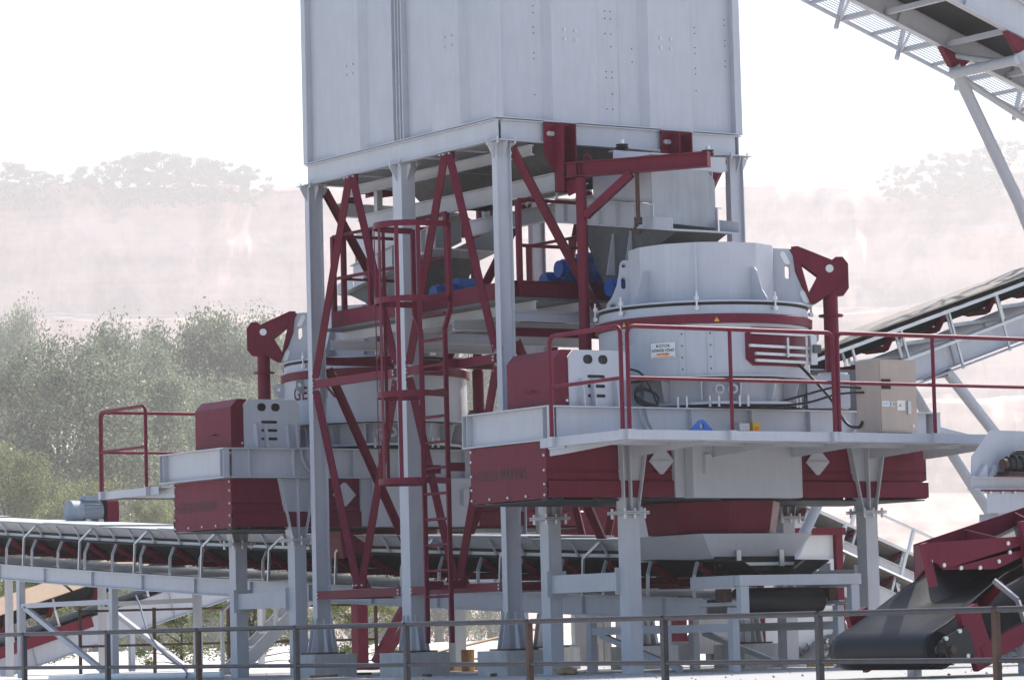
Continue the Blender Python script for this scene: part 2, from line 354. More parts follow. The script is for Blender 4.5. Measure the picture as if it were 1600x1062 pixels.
TL = [("leafy_tree", 0, 30, 462, 190, 130, "palest rounded tree at the far left, top in the haze"),
      ("leafy_tree", 0, 105, 512, 118, 280, "large silver leaved tree at the left edge above the conveyor motor"),
      ("leafy_tree", 2, 215, 492, 142, 190, "slim hazy tree between the large silver tree and the lifting arm"),
      ("leafy_tree", 2, 300, 474, 150, 190, "pale tree rising behind the left platform railing"),
      ("leafy_tree", 0, 392, 470, 150, 180, "tallest pale tree just left of the red lifting arm"),
      ("leafy_tree", 2, 235, 560, 122, 210, "silver leaved tree right behind the left platform's end railing"),
      ("leafy_tree", 0, 350, 575, 128, 200, "silver leaved tree behind the left red belt guard"),
      ("leafy_tree", 2, 470, 500, 152, 190, "pale tree hidden behind the left corner column of the tower"),
      ("leafy_tree", 0, 580, 535, 148, 190, "hazy tree showing through the tower left of the middle column"),
      ("leafy_tree", 2, 690, 545, 148, 190, "hazy tree showing through the tower beside the caged ladder"),
      ("leafy_tree", 0, 765, 520, 155, 120, "hazy tree showing through the tower beside the near corner column"),
      ("bush", 1, 25, 690, 98, 220, "yellow green bush at the left edge behind the belt conveyor"),
      ("bush", 1, 130, 745, 96, 190, "yellow green bush behind the grey conveyor motor"),
      ("bush", 4, 235, 775, 98, 170, "low pale bush under the left platform's end"),
      ("bush", 4, 395, 925, 68, 230, "low dark bush behind the farther crusher's leg below the conveyor"),
      ("bush", 4, 560, 925, 66, 170, "low twiggy bush beside the red post behind the tower"),
      ("bush", 4, 285, 915, 70, 170, "low bush behind the rusty pipe railing"),
      ("bush", 4, 60, 880, 90, 240, "low bush showing below the side conveyor at the left edge")]
for nm, pr, px, py, d, wp, lb in TL: tree(nm, pr, px, py, d*3.0 if d > 94 else d, wp, lb, G1)
G2 = "trees on the quarry rim"
for px, py, wp, lb in [(15, 248, 70, "leftmost dim tree on the hazy quarry rim"), (60, 262, 60, "low dim tree second from the left on the quarry rim"), (110, 266, 60, "low dim bush like tree on the rim left of the small lone pine"),
                       (152, 253, 36, "small lone pine on the quarry rim"), (205, 240, 62, "left end pine of the dense rim grove"), (240, 234, 70, "tall pine second from left in the rim grove"),
                       (272, 231, 66, "tallest pine in the middle of the rim grove"), (312, 238, 66, "pine right of the middle in the rim grove"), (350, 246, 60, "pine near the right end of the rim grove"), (392, 254, 56, "right end pine of the dense rim grove"),
                       (1432, 254, 44, "small dim tree on the rim right of the tower"), (1495, 232, 50, "dim tree on the rim left of the slanting tube leg"), (1540, 234, 60, "dim tree on the rim under the slanting tube leg"), (1590, 214, 70, "dim tree on the rim at the right edge")]:
    tree("rim_tree", 3, px, py, 2140, wp*1.6, lb, G2, z0=270 if px < 800 else 262)

# ---------------------------------------------------------------- storage bin
BX, BY, ZL, ZT = 3.55, 4.36, 6.355, 8.7
bin_ = root("storage_bin", (BX/2, BY/2, ZL), "large pale grey ribbed steel bin on top of the tower", "bin")
HR = 0.08
def rib_line(r0, r1, s=0.095):      # trapezoid rib from r0 to r1 in wall coordinates, outward offsets
    return [(r0-s, HR), (r0, 0.004), (r1, 0.004), (r1+s, HR)]
def wall(segs, fn, parent):
    """folded sheet: list of (pos, depth) points -> one mesh panel with thickness"""
    mb = MB(); n = len(segs)
    vs_ = [fn(a, d, z) for z in (ZL+0.012, ZT) for a, d in segs]+[fn(a, d+0.006, z) for z in (ZL+0.012, ZT) for a, d in segs]
    fs_ = [(i, i+1, n+i+1, n+i) for i in range(n-1)]+[(2*n+i, 3*n+i, 3*n+i+1, 2*n+i+1) for i in range(n-1)]
    mb._add(vs_, fs_); return mb.build("wall_panel", "grey", parent)
faces = {"l": lambda a, d, z: (d, a, z), "r": lambda a, d, z: (a, d, z), "b": lambda a, d, z: (a, BY-d, z), "f": lambda a, d, z: (BX-d, a, z)}
for k, fn in faces.items():
    if k in "lf":
        parts = [(0.10, 0.754, 1.362, 2.0), (2.245, 2.998, 3.603, 4.27)]
        for a0, r0, r1, a1 in parts: wall([(a0, HR)]+rib_line(r0, r1)+[(a1, HR)], fn, bin_)
        mb = MB()
        for y0, y1, d0, d1 in ((2.225, 2.243, 0.002, HR), (2.002, 2.02, 0.002, HR), (2.02, 2.225, 0.055, 0.065), (2.085, 2.10, 0.012, 0.055), (2.155, 2.17, 0.012, 0.055)):
            q0, q1 = fn(y0, d0, ZL+0.012), fn(y1, d1, ZT); mb.box(q0[0], q1[0], q0[1], q1[1], q0[2], q1[2])
        mb.pieces("joint_channel", "grey", bin_)
    else:
        wall([(0.10, HR)]+rib_line(0.801, 1.40)+[(1.80, HR)], fn, bin_); wall([(1.803, HR)]+rib_line(2.187, 2.772)+[(3.45, HR)], fn, bin_)
for cx, cy_, sx, sy in ((0, 0, 1, 1), (BX, 0, -1, 1), (0, BY, 1, -1), (BX, BY, -1, -1)):
    mb = MB(); L_ = 0.10
    mb._add([(cx, cy_, z) for z in ()], [])
    mb.prism([(0, 0), (L_, 0), (L_, HR+0.01), (L_-0.012, HR+0.01), (L_-0.012, 0.012), (0.012, 0.012), (0.012, L_-0.012), (HR+0.01, L_-0.012), (HR+0.01, L_), (0, L_)],
             lambda a, b, t_: (cx+sx*a, cy_+sy*b, t_), ZL+0.012, ZT+0.002)
    mb.build("corner_post", "grey", bin_)
bb = MB(); hd = MB()
for y in (3.21, 0.98):
    for dy in (-0.076, 0.076):
        for z in (7.435, 7.325): bb.bolt((0.004, y+dy, z), (-1, 0, 0), 0.014, 0.016)
for x in (1.06, 2.44):
    for dx in (-0.076, 0.076):
        for z in (7.435, 7.325): bb.bolt((x+dx, 0.004, z), (0, -1, 0), 0.018, 0.018)
for k in range(6): bb.bolt((0.055, 2.127, 6.62+k*0.39), (-1, 0, 0), 0.02, 0.025)
for x, zs in ((0.125, (7.73, 7.64, 7.36, 7.28, 6.85, 6.78)), (0.60, (7.70, 7.62, 7.45, 7.38, 7.15, 7.08, 6.66)), (1.70, (7.72, 7.63, 7.45, 7.30, 7.0, 6.93, 6.74, 6.56)), (1.62, (7.72, 7.63, 7.45, 7.0, 6.93, 6.56)), (2.0, (7.3, 7.14)), (2.93, (7.62, 7.55, 7.38, 7.31, 7.13, 7.06, 6.86)), (3.38, (7.75, 7.68, 7.5, 7.43, 7.25, 7.18))):
    for z in zs: hd.bolt((x, HR, z), (0, -1, 0), 0.008, 0.004)
bb.build("bolts", "bolt", bin_, kind="stuff"); hd.build("bolt_holes", "black", bin_, kind="stuff")
mb = MB()
for (x0, x1, y0, y1) in ((-0.002, BX+0.002, -0.002, 0.14), (-0.002, BX+0.002, BY-0.14, BY+0.002), (-0.002, 0.14, 0.14, BY-0.14), (BX-0.14, BX+0.002, 0.14, BY-0.14)): mb.box(x0, x1, y0, y1, ZL-0.002, ZL+0.012)
mb.build("bottom_flange", "grey", bin_)
MB().box(0.15, 3.40, 0.15, 4.21, 6.28, 6.30).build("bin_floor", "darkgrey", bin_)  # floor and outlet hoppers coloured dark to deepen the shade under the bin
for y0 in (1.10, 3.26):
    t0 = [(1.05, y0-0.75), (2.6, y0-0.75), (2.6, y0+0.75), (1.05, y0+0.75)]; b0 = [(1.38, y0-0.45), (2.28, y0-0.45), (2.28, y0+0.45), (1.38, y0+0.45)]
    mb = MB(); mb._add([(x, y, 6.278) for x, y in t0]+[(x, y, 5.80) for x, y in b0], [(i, (i+1) % 4, 4+(i+1) % 4, 4+i) for i in range(4)]); mb.build("outlet_hopper", "darkgrey", bin_)

# ---------------------------------------------------------------- support tower
tw = root("support_tower", (BX/2, BY/2, 0.28), "grey column tower with dark red bracing under the bin", "tower")
Z0, Z1 = 6.095, 6.343
for p0, p1 in (((0.045, 0.03, 0), (0.045, BY-0.03, 0)), ((BX-0.045, 0.03, 0), (BX-0.045, BY-0.03, 0))):
    MB().beam(V(*p0)+V(0, 0, (Z0+Z1)/2), V(*p1)+V(0, 0, (Z0+Z1)/2), Isec(Z1-Z0, 0.085)).build("ring_beam", "grey", tw)
for y in (0.045, BY-0.045):
    MB().beam((0.09, y, (Z0+Z1)/2), (BX-0.09, y, (Z0+Z1)/2), Isec(Z1-Z0-0.004, 0.085)).build("ring_beam", "grey", tw)
for y in (1.0, 1.7, 2.66, 3.36):
    MB().beam((0.09, y, 6.17), (BX-0.09, y, 6.17), Isec(0.14, 0.08)).build("floor_beam", "grey", tw)
for x in (1.02, 2.64):
    MB().beam((x, -0.28, 5.70), (x, 4.64, 5.70), Isec(0.20, 0.10)).build("feeder_beam", "grey", tw)
    for y in (0.1, 4.26): MB().beam((x, y, 5.805), (x, y, 6.09), Rsec(0.08, 0.08), (0, 1, 0)).build("beam_hanger", "grey", tw)
for x in (0.55, 3.0): MB().beam((x, 0.1, 6.02), (x, 4.26, 6.02), Isec(0.12, 0.07)).build("floor_beam", "grey", tw)
ZB = 0.30
cols = [(0.10, 0.06, 'i'), (0.10, 2.18, 'b'), (0.10, 4.30, 'i'), (3.45, 0.06, 'i'), (3.45, 2.18, 'b'), (3.45, 4.30, 'i')]
for x, y, k in cols:
    mb = MB()
    if k == 'i': mb.beam((x, y, ZB), (x, y, Z0-0.016), Isec(0.20, 0.10, 0.010, 0.012), (1, 0, 0))
    else: mb.box(x-0.095, x+0.095, y-0.10, y+0.10, ZB, Z0-0.016)
    c = mb.build("column", "grey", tw)
    MB().box(x-0.16, x+0.16, y-0.15, y+0.15, Z0-0.014, Z0-0.002).build("cap_plate", "grey", c)
    MB().box(x-0.2, x+0.2, y-0.2, y+0.2, ZB-0.02, ZB).build("base_plate", "rust", c)
    g = MB()
    for s in (-1, 1):
        poly = [(0.0, 0.0), (0.09, 0.0), (0.09, -0.04), (0.0, -0.2)]
        g.prism([(0.10+a if k == 'b' else 0.055+a, b) for a, b in poly], lambda a, b, t_: (x-0.02+t_, y+s*a, Z0-0.018+b), 0, 0.012)
        g.prism([(0.1+a, b) for a, b in poly], lambda a, b, t_: (x+s*a, y-0.006+t_, Z0-0.018+b), 0, 0.012)
    g.pieces("top_gusset", "grey", c)
    g = MB()
    for s in (-1, 1):
        for o_ in (-0.045, 0.045):
            g.prism([(0, 0), (0.09, 0), (0.012, 0.42), (0, 0.42)], lambda a, b, t_: (x+o_+t_, y+s*(0.102+a), ZB+b), 0, 0.01)
            g.prism([(0, 0), (0.09, 0), (0.012, 0.42), (0, 0.42)], lambda a, b, t_: (x+s*(0.102+a), y+o_+t_, ZB+b), 0, 0.01)
    g.pieces("base_gusset", "grey", c)
ZM, ZD = 3.60, 1.0
def brace(p0, p1, up=(1, 0, 0), sec=None):
    return MB().beam(p0, p1, sec or [(-0.062, -0.012), (0.0, 0.045), (0.062, -0.012), (0.062, -0.026), (0.0, 0.031), (-0.062, -0.026)], up).build("brace", "red", tw)
tieb = Csec(0.10, 0.06, 0.009)
for xf, sgn in ((0.02, 1), (BX-0.02, -1)):
    for y0, y1 in ((0.13, 2.06), (2.30, 4.24)):
        yc = (y0+y1)/2
        for z in (ZM, ZD):
            MB().beam((xf, y0, z), (xf, y1, z), tieb if sgn > 0 else [(-a, b) for a, b in tieb]).build("tie_beam", "red", tw)
        up = (-sgn, 0, 0)
        a = 0.05
        brace((xf, yc+a, Z0-0.03), (xf, y1-0.02, ZM+0.09), up); brace((xf-0.012*sgn, yc-a, Z0-0.03), (xf-0.012*sgn, y0+0.02, ZM+0.09), up)
        brace((xf, y1-0.02, ZM-0.09), (xf, yc+a, ZD+0.08), up); brace((xf-0.012*sgn, y0+0.02, ZM-0.09), (xf-0.012*sgn, yc-a, ZD+0.08), up)
        MB().prism([(yc-0.13, Z0-0.004), (yc+0.13, Z0-0.004), (yc+0.1, Z0-0.12), (yc-0.1, Z0-0.12)], lambda a_, b, t_: (xf+0.03*sgn+t_, a_, b), 0, 0.01).build("gusset_plate", "red", tw)
        MB().prism([(yc-0.22, ZD+0.055), (yc+0.22, ZD+0.055), (yc+0.06, ZD+0.24), (yc-0.06, ZD+0.24)], lambda a_, b, t_: (xf+0.03*sgn+t_, a_, b), 0, 0.01).build("gusset_plate", "red", tw)
        for yy in (y0, y1): MB().box(xf+0.02, xf+0.032, yy-0.09, yy+0.09, ZM-0.13, ZM+0.13).build("gusset_plate", "grey", tw)
for yf, up in ((0.06, (0, -1, 0)), (4.30, (0, 1, 0))):
    brace((0.25, yf, Z0-0.06), (1.55, yf, 3.95), up); brace((3.3, yf, Z0-0.06), (2.0, yf, 3.95), up)
    MB().beam((0.2, yf, 3.9), (3.35, yf, 3.9), tieb).build("tie_beam", "red", tw)
    MB().beam((0.2, yf, ZD), (3.35, yf, ZD), tieb).build("tie_beam", "red", tw)
    brace((0.25, yf, 3.8), (1.6, yf, 1.08), up); brace((3.3, yf, 3.8), (1.95, yf, 1.08), up)
bb = MB()
for y in (0.13, 2.06, 2.30, 4.24):
    for z in (ZM-0.02, ZM+0.02, ZD-0.02, ZD+0.02, ZM+0.14, ZM-0.14): bb.bolt((-0.01, y+(0.03 if y in (0.13, 2.30) else -0.03), z), (-1, 0, 0), 0.012, 0.016)
for y in (1.095, 3.27):
    for dy in (-0.1, -0.03, 0.03, 0.1): bb.bolt((0.0, y+dy, Z0-0.03), (-1, 0, 0), 0.013, 0.018); bb.bolt((0.0, y+dy, ZD+0.1), (-1, 0, 0), 0.012, 0.016)
for x, y, k in cols:
    for dx in (-0.12, 0.12):
        for dy in (-0.11, 0.11): bb.bolt((x+dx, y+dy, Z0-0.014), (0, 0, -1), 0.014, 0.03); bb.bolt((x+dx, y+dy, Z0+0.012), (0, 0, 1), 0.014, 0.02)
bb.build("bolts", "bolt", tw, kind="stuff")
G = "concrete plinths under the tower columns"
PL = {(0, 0): "concrete plinth under the near corner column", (0, 1): "concrete plinth under the middle column beside the ladder", (0, 2): "concrete plinth under the left corner column",
      (1, 0): "concrete plinth under the tower's right corner column", (1, 1): "concrete plinth under the hidden far middle column", (1, 2): "concrete plinth under the hidden far corner column"}
for i, x in enumerate((0.10, 3.45)):
    for j, y in enumerate((0.06, 2.18, 4.30)):
        single("concrete_plinth", MB().box(x-0.3, x+0.3, y-0.3, y+0.3, -0.01, 0.278), "concrete", (x, y, 0), PL[(i, j)], "plinth", G)

# ---------------------------------------------------------------- service platform under the bin
sp = root("service_platform", (1.8, 2.18, 4.2), "red edged service deck with railing hung below the bin", "platform")
PX0, PX1, PY0, PY1, PZ = 0.32, 3.25, 0.22, 4.14, 4.30
MB().beam((PX0, PY0, PZ+0.11), (PX0, PY1+0.1, PZ+0.11), Csec(0.20, 0.07, 0.009)).build("edge_beam", "red", sp)
MB().beam((PX1, PY0, PZ+0.11), (PX1, PY1+0.1, PZ+0.11), [(-a, b) for a, b in Csec(0.20, 0.07, 0.009)]).build("edge_beam", "red", sp)
for y in (PY0, PY1): MB().beam((PX0+0.045, y, PZ+0.112), (PX1-0.045, y, PZ+0.112), Csec(0.20, 0.07, 0.009)).build("edge_beam", "red", sp)
mb = MB()
for y0, y1 in ((0.03, 1.45), (2.95, 4.33)): mb.box(0.22, 3.35, y0, y1, PZ-0.03, PZ)
mb.box(0.22, 1.15, 1.45, 2.95, PZ-0.03, PZ); mb.box(2.5, 3.35, 1.45, 2.95, PZ-0.03, PZ)
mb.build("deck", "darkgrey", sp)
for x in (0.5, 1.12, 2.53, 3.1): MB().beam((x, 0.03, PZ-0.09), (x, 4.33, PZ-0.09), Isec(0.11, 0.06)).build("deck_joist", "grey", sp)
for y in (0.15, 1.4, 3.0, 4.2): MB().beam((0.25, y, PZ-0.205), (3.3, y, PZ-0.205), Isec(0.12, 0.07)).build("cross_joist", "grey", sp)
for (x0, y0, x1, y1) in ((PX0, 4.22, PX0, 1.6), (0.42, PY0, 1.35, PY0), (2.35, PY0, PX1, PY0), (PX1, PY0+0.1, PX1, 4.2), (0.42, 4.14, 1.35, 4.14)):
    L_ = math.hypot(x1-x0, y1-y0); n = max(1, round(L_/0.95)); zt = PZ+1.15
    for k in range(n+1):
        x, y = x0+(x1-x0)*k/n, y0+(y1-y0)*k/n; MB().box(x-0.028, x+0.028, y-0.028, y+0.028, PZ+0.01, zt).build("railing_post", "red", sp)
    for z in (zt, PZ+0.62): MB().tube([(x0, y0, z), (x1, y1, z)], 0.021, 8).build("railing_bar", "red", sp, 50)

# ---------------------------------------------------------------- caged ladder
ld = root("caged_ladder", (-0.2, 1.14, 0.4), "dark red vertical ladder with safety cage on the tower's left face", "ladder")
XL, YA, YB = -0.2, 0.88, 1.40
for y, s in ((YA, -1), (YB, 1)):
    mb = MB(); sec = Rsec(0.03, 0.055) ; 
    pts = [(XL, y, 0.38), (XL, y, 4.0), (XL, y+s*0.13, 4.22), (XL, y+s*0.13, 5.22)]
    for a, b in zip(pts, pts[1:]): mb.beam(a, b, [(-0.0275, -0.014), (0.0275, -0.014), (0.0275, 0.014), (-0.0275, 0.014)], (0, 1, 0.001))
    mb.build("side_rail", "red", ld)
    for z in (1.05, 2.4, 3.6):
        MB().box(XL+0.02, 0.03, y-0.006, y+0.006, z-0.05, z+0.05).build("wall_bracket", "red", ld)
for k in range(13):
    z = 0.62+k*0.297; MB().tube([(XL, YA, z), (XL, YB, z)], 0.017, 8).build("rung", "red", ld, 50)
def hoop_pts(w0, n=15, inset=0.0):
    yc = (YA+YB)/2; pts = [(XL, yc-w0, 0)]
    for k in range(n):
        a = -math.pi/2+math.pi*k/(n-1); pts.append((XL-0.33-(0.38-inset)*math.cos(a), yc+(0.40-inset)*math.sin(a), 0))
    pts.append((XL, yc+w0, 0)); return pts
for z in (5.20, 4.33, 3.24, 2.24):
    mb = MB(); w0 = 0.40 if z > 4.1 else 0.28; pts = [V(*q) for q in hoop_pts(w0)]
    for a, b in zip(pts, pts[1:]): mb.beam(a+V(0, 0, z), b+V(0, 0, z), Rsec(0.008, 0.07))
    mb.build("cage_hoop", "red", ld)
for k in (2, 5, 8, 11, 14):
    q = hoop_pts(0.3, inset=0.008)[k]; yc = 1.14; d = Vector((q[0]-(XL-0.33), q[1]-yc, 0)).normalized()
    mb = MB(); mb.beam((q[0], q[1], 2.21), (q[0], q[1], 5.23), Rsec(0.05, 0.007), (d.x, d.y, 0)); mb.build("cage_bar", "red", ld)

# ---------------------------------------------------------------- crusher stand (frame, skirt, legs)
UC = (1.83, -1.385)
FX0, FX1, FY0, FY1, FZ0, FZ1 = -0.92, 4.58, -2.231, -0.54, 2.512, 2.886
st = root("crusher_stand", (UC[0], UC[1], 0), "grey beam stand on four legs under the nearer crusher, dark red skirt", "stand", "crusher stands")
zc = (FZ0+FZ1)/2; hh = FZ1-FZ0; sec = Isec(hh, 0.16, 0.014, 0.016)
for x in (FX0+0.08, FX1-0.08):
    b_ = MB().beam((x, FY0, zc), (x, FY1, zc), sec).build("end_beam", "grey", st)
    s_ = -1 if x < 1 else 1
    g = MB()
    for y in (FY0+0.006, FY0+0.1, FY1-0.1, FY1-0.012): g.box(x+s_*0.008, x+s_*0.078, y, y+0.01, FZ0+0.017, FZ1-0.017)
    g.pieces("stiffener", "grey", b_)
for y, s_ in ((FY0+0.08, -1), (FY1-0.08, 1)):
    b_ = MB().beam((FX0+0.162, y, zc), (FX1-0.162, y, zc), sec).build("long_beam", "grey", st)
    g = MB()
    for x in (0.13, 1.0, 1.83, 2.66, 3.56, 4.2): g.box(x, x+0.012, y+s_*0.008, y+s_*0.078, FZ0+0.017, FZ1-0.017)
    g.pieces("stiffener", "grey", b_)
                                              # curved flange pieces rounding the web near the guards
    for x in (0.30, 3.36):
        for dx in (0.0, 0.09):
            c = MB(); pts = [V(x+dx+(0.30*(1-math.cos(a)))*(1 if x < 2 else -1), y+s_*0.05, FZ1-0.02-0.33*math.sin(a)) for a in [math.pi/2*k/8 for k in range(9)]]
            c._add([q+V(0, w_, 0)+V(th, 0, -th) for q in pts for w_ in (-0.03, 0.03) for th in (0, 0.008)], [f for i in range(8) for f in ((i*4, i*4+4, i*4+6, i*4+2), (i*4+1, i*4+3, i*4+7, i*4+5), (i*4, i*4+1, i*4+5, i*4+4), (i*4+2, i*4+6, i*4+7, i*4+3))])
            c.build("curved_stiffener", "grey", b_)
# skirt of folded red panels
SX0, SX1, SY0, SY1, SZ0 = -0.885, 4.42, -2.13, -0.64, 1.905
def skirt_panel(fn, a0, a1):
    mb = MB(); prof = [(0.0, FZ0-0.004), (0.0, 2.21), (0.012, 2.20), (0.012, 2.185), (0.0, 2.175), (0.0, 2.105), (-0.035, 2.08), (-0.035, SZ0)]
    n = len(prof); vs_ = [fn(a, d, z) for a in (a0, a1) for d, z in prof]+[fn(a, d+0.006, z) for a in (a0, a1) for d, z in prof]
    fs_ = [(i, i+1, n+i+1, n+i) for i in range(n-1)]+[(2*n+i, 3*n+i, 3*n+i+1, 2*n+i+1) for i in range(n-1)]+[(n-1, 2*n-1, 4*n-1, 3*n-1)]
    for e in (0, n): fs_ += [(e+i, e+i+1, 2*n+e+i+1, 2*n+e+i) for i in range(n-1)]
    return mb._add(vs_, fs_).build("skirt_panel", "red", st)
for s_ in (1, -1):
    y0 = SY0 if s_ > 0 else SY1
    fn = lambda a, d, z: (a, y0+s_*d, z)
    skirt_panel(fn, SX0+0.004, 0.78); skirt_panel(fn, 2.56, SX1-0.004)
    bx_ = MB(); yo = y0-s_*0.2; bx_.box(0.92, 2.41, min(y0, yo), max(y0, yo), SZ0-0.012, FZ0-0.004); bx_.build("skirt_box", "grey", st)
    MB().box(0.785, 0.915, y0+s_*0.02, y0-s_*0.05, SZ0, FZ0-0.006).build("skirt_corner", "grey", st)
    MB().box(2.415, 2.555, y0+s_*0.02, y0-s_*0.05, SZ0, FZ0-0.006).build("skirt_corner", "grey", st)
    MB().box(1.06, 1.14, yo-s_*0.0, yo-s_*0.05, 2.16, 2.37).build("handle", "grey", st)
    for x in (0.62, 2.80):
        h = MB(); yy = y0-s_*0.02
        h.prism([(x-0.17, 2.30), (x-0.15, 2.285), (x-0.02, 2.16), (x+0.02, 2.16), (x+0.15, 2.285), (x+0.17, 2.31), (x+0.02, 2.46), (x-0.02, 2.46)], lambda a, b, t_: (a, yy-s_*t_, b), 0, 0.012)
        h.box(x-0.15, x+0.15, yy, yy-s_*0.03, 2.298, 2.31); h.build("inspection_hatch", "grey", st)
bb = MB()
for x0, s_ in ((SX0, -1), (SX1, 1)):
    xo = x0
    MB().box(xo, xo-s_*0.008, SY0+0.002, SY1-0.002, SZ0-0.01, FZ0-0.006).build("end_panel", "red", st)
    for k in range(5): bb.bolt((xo, SY0+0.03+k*(SY1-SY0-0.06)/4, SZ0+0.03), (s_, 0, 0), 0.015, 0.016)
    for z in (2.05, 2.2, 2.36, 2.47): bb.bolt((xo, SY0+0.03, z), (s_, 0, 0), 0.015, 0.016); bb.bolt((xo, SY1-0.03, z), (s_, 0, 0), 0.015, 0.016)
    vs_, fs_ = text_mesh("GELEN MAKINA", 0.20, 1.06)
    wmax = max(q[0] for q in vs_)-min(q[0] for q in vs_); sc_ = 0.98/wmax; yc = (SY0+SY1)/2
    o = MB()._add([(xo+s_*0.003, yc+s_*q[0]*sc_-s_*0.12, 2.13+q[1]*0.92) for q in vs_], fs_).build("lettering", "black", st, label="dark GELEN MAKINA cut lettering"); o["kind"] = "stuff"
bb.build("bolts", "bolt", st, kind="stuff")
MB().box(SX0+0.02, SX1-0.02, SY0+0.02, SY1-0.02, SZ0-0.035, SZ0-0.02).build("bottom_rim", "black", st)
mb = MB(); mb.lathe([(0.74, 1.52), (0.80, 1.868)], (UC[0], UC[1]-0.05, 0), 8, ph=22.5); 
for k in range(8): pass
mb.lathe([(0.76, 1.868), (0.70, 1.52)], (UC[0], UC[1]-0.05, 0), 8, ph=22.5); mb.build("discharge_skirt", "red", st)
LX = (0.17, 3.50)
for x in LX:
    for y in (FY0+0.09, FY1-0.09):
        lg = MB().box(x-0.085, x+0.085, y-0.085, y+0.085, 0.012, 1.718).build("leg", "grey", st)
        MB().box(x-0.15, x+0.15, y-0.15, y+0.15, 0.0, 0.012).build("foot_plate", "grey", lg)
        f_ = MB(); f_.box(x-0.17, x+0.17, y-0.16, y+0.16, 1.72, 1.735); f_.box(x-0.17, x+0.17, y-0.16, y+0.16, 1.74, 1.755); f_.pieces("flange_plate", "grey", lg)
        b2 = MB()
        for dx in (-0.13, 0, 0.13):
            for dy in (-0.12, 0.12): b2.cyl((x+dx, y+dy, 1.675), (x+dx, y+dy, 1.785), 0.016, 6)
        b2.build("bolts", "bolt", lg, kind="stuff")
        h = MB(); zb, zt = 1.757, FZ0-0.004; w0, w1 = (0.10, 0.10) if x < 1 else (0.10, 0.20); w2 = 0.10
        tl, tr = (0.11, 0.24) if x < 1 else (0.26, 0.26)
        def tri(xa, xb, th, ya, yb): h._add([(xa, ya, zb), (xa+th, ya, zb), (xa+th, yb, zb), (xa, yb, zb), (xb, ya, zt), (xb+th, ya, zt), (xb+th, yb, zt), (xb, yb, zt)], [(0, 3, 2, 1), (4, 5, 6, 7), (0, 1, 5, 4), (1, 2, 6, 5), (2, 3, 7, 6), (3, 0, 4, 7)])
        tri(x-0.10, x-tl, 0.014, y-0.075, y+0.075); tri(x+0.086, x+tr-0.014, 0.014, y-0.075, y+0.075)
        h._add([(x-0.086, y-0.006, zb), (x+0.086, y-0.006, zb), (x+0.086, y+0.006, zb), (x-0.086, y+0.006, zb), (x-tl+0.014, y-0.006, zt), (x+tr-0.014, y-0.006, zt), (x+tr-0.014, y+0.006, zt), (x-tl+0.014, y+0.006, zt)],
               [(0, 3, 2, 1), (4, 5, 6, 7), (0, 1, 5, 4), (1, 2, 6, 5), (2, 3, 7, 6), (3, 0, 4, 7)])
        h.box(x-0.008, x+0.008, y-0.075, y-0.006, zb, zt); h.box(x-0.008, x+0.008, y+0.006, y+0.075, zb, zt)
        h.build("haunch", "grey", lg)
    y0, y1 = FY0+0.175, FY1-0.175
    cb = MB().beam((x, y0+0.02, 1.0), (x, y1-0.02, 1.0), Rsec(0.14, 0.2)).build("cross_beam", "grey", st)
    e = MB()
    for yy in (y0+0.001, y1-0.019): e.box(x-0.13, x+0.13, yy, yy+0.018, 0.86, 1.15)
    e.pieces("end_plate", "grey", cb)

# ---------------------------------------------------------------- walkway with railing on the stand
WZ, WX0, WX1, WY0 = 2.50, -1.23, 4.43, -4.10
wk = root("walkway", (UC[0], -3.2, 2.4), "grey cantilever walkway with dark red tube railing along the nearer crusher", "walkway", "crusher walkways")
MB().beam((WX0, WY0+0.02, WZ-0.045), (WX1, WY0+0.02, WZ-0.045), [(-a, b) for a, b in Csec(0.10, 0.04, 0.006)]).build("front_channel", "grey", wk)
for x, s_ in ((WX0+0.02, 1), (WX1-0.02, -1)):
    MB().beam((x, WY0+0.042, WZ-0.046), (x, FY0-0.3, WZ-0.046), [(s_*a, b) for a, b in Csec(0.10, 0.04, 0.006)]).build("end_channel", "grey", wk)
MB().box(WX0+0.3, WX0+0.345, FY0-0.32, FY0-0.01, WZ-0.09, WZ-0.0).build("end_channel", "grey", wk)
for x in (-0.9, 0.17, 1.2, 2.3, 3.5, 4.3):
    MB().prism([(WY0+0.045, WZ-0.02), (FY0-0.002, WZ-0.02), (FY0-0.002, WZ-0.16), (FY0-0.3, WZ-0.15), (WY0+0.045, WZ-0.07)], lambda a, b, t_: (x+t_, a, b), -0.006, 0.006).build("bracket", "grey", wk)
for y in (-3.5, -2.9): MB().beam((WX0+0.05, y, WZ-0.05), (WX1-0.05, y, WZ-0.05), Rsec(0.05, 0.05)).build("deck_joist", "grey", wk)
mb = MB(); mb.box(WX0+0.045, WX1-0.045, WY0+0.045, FY0-0.33, WZ-0.018, WZ-0.006); mb.box(WX0+0.35, WX1-0.045, FY0-0.33, FY0-0.003, WZ-0.018, WZ-0.006)
mb.build("deck_plate", "grey", wk)
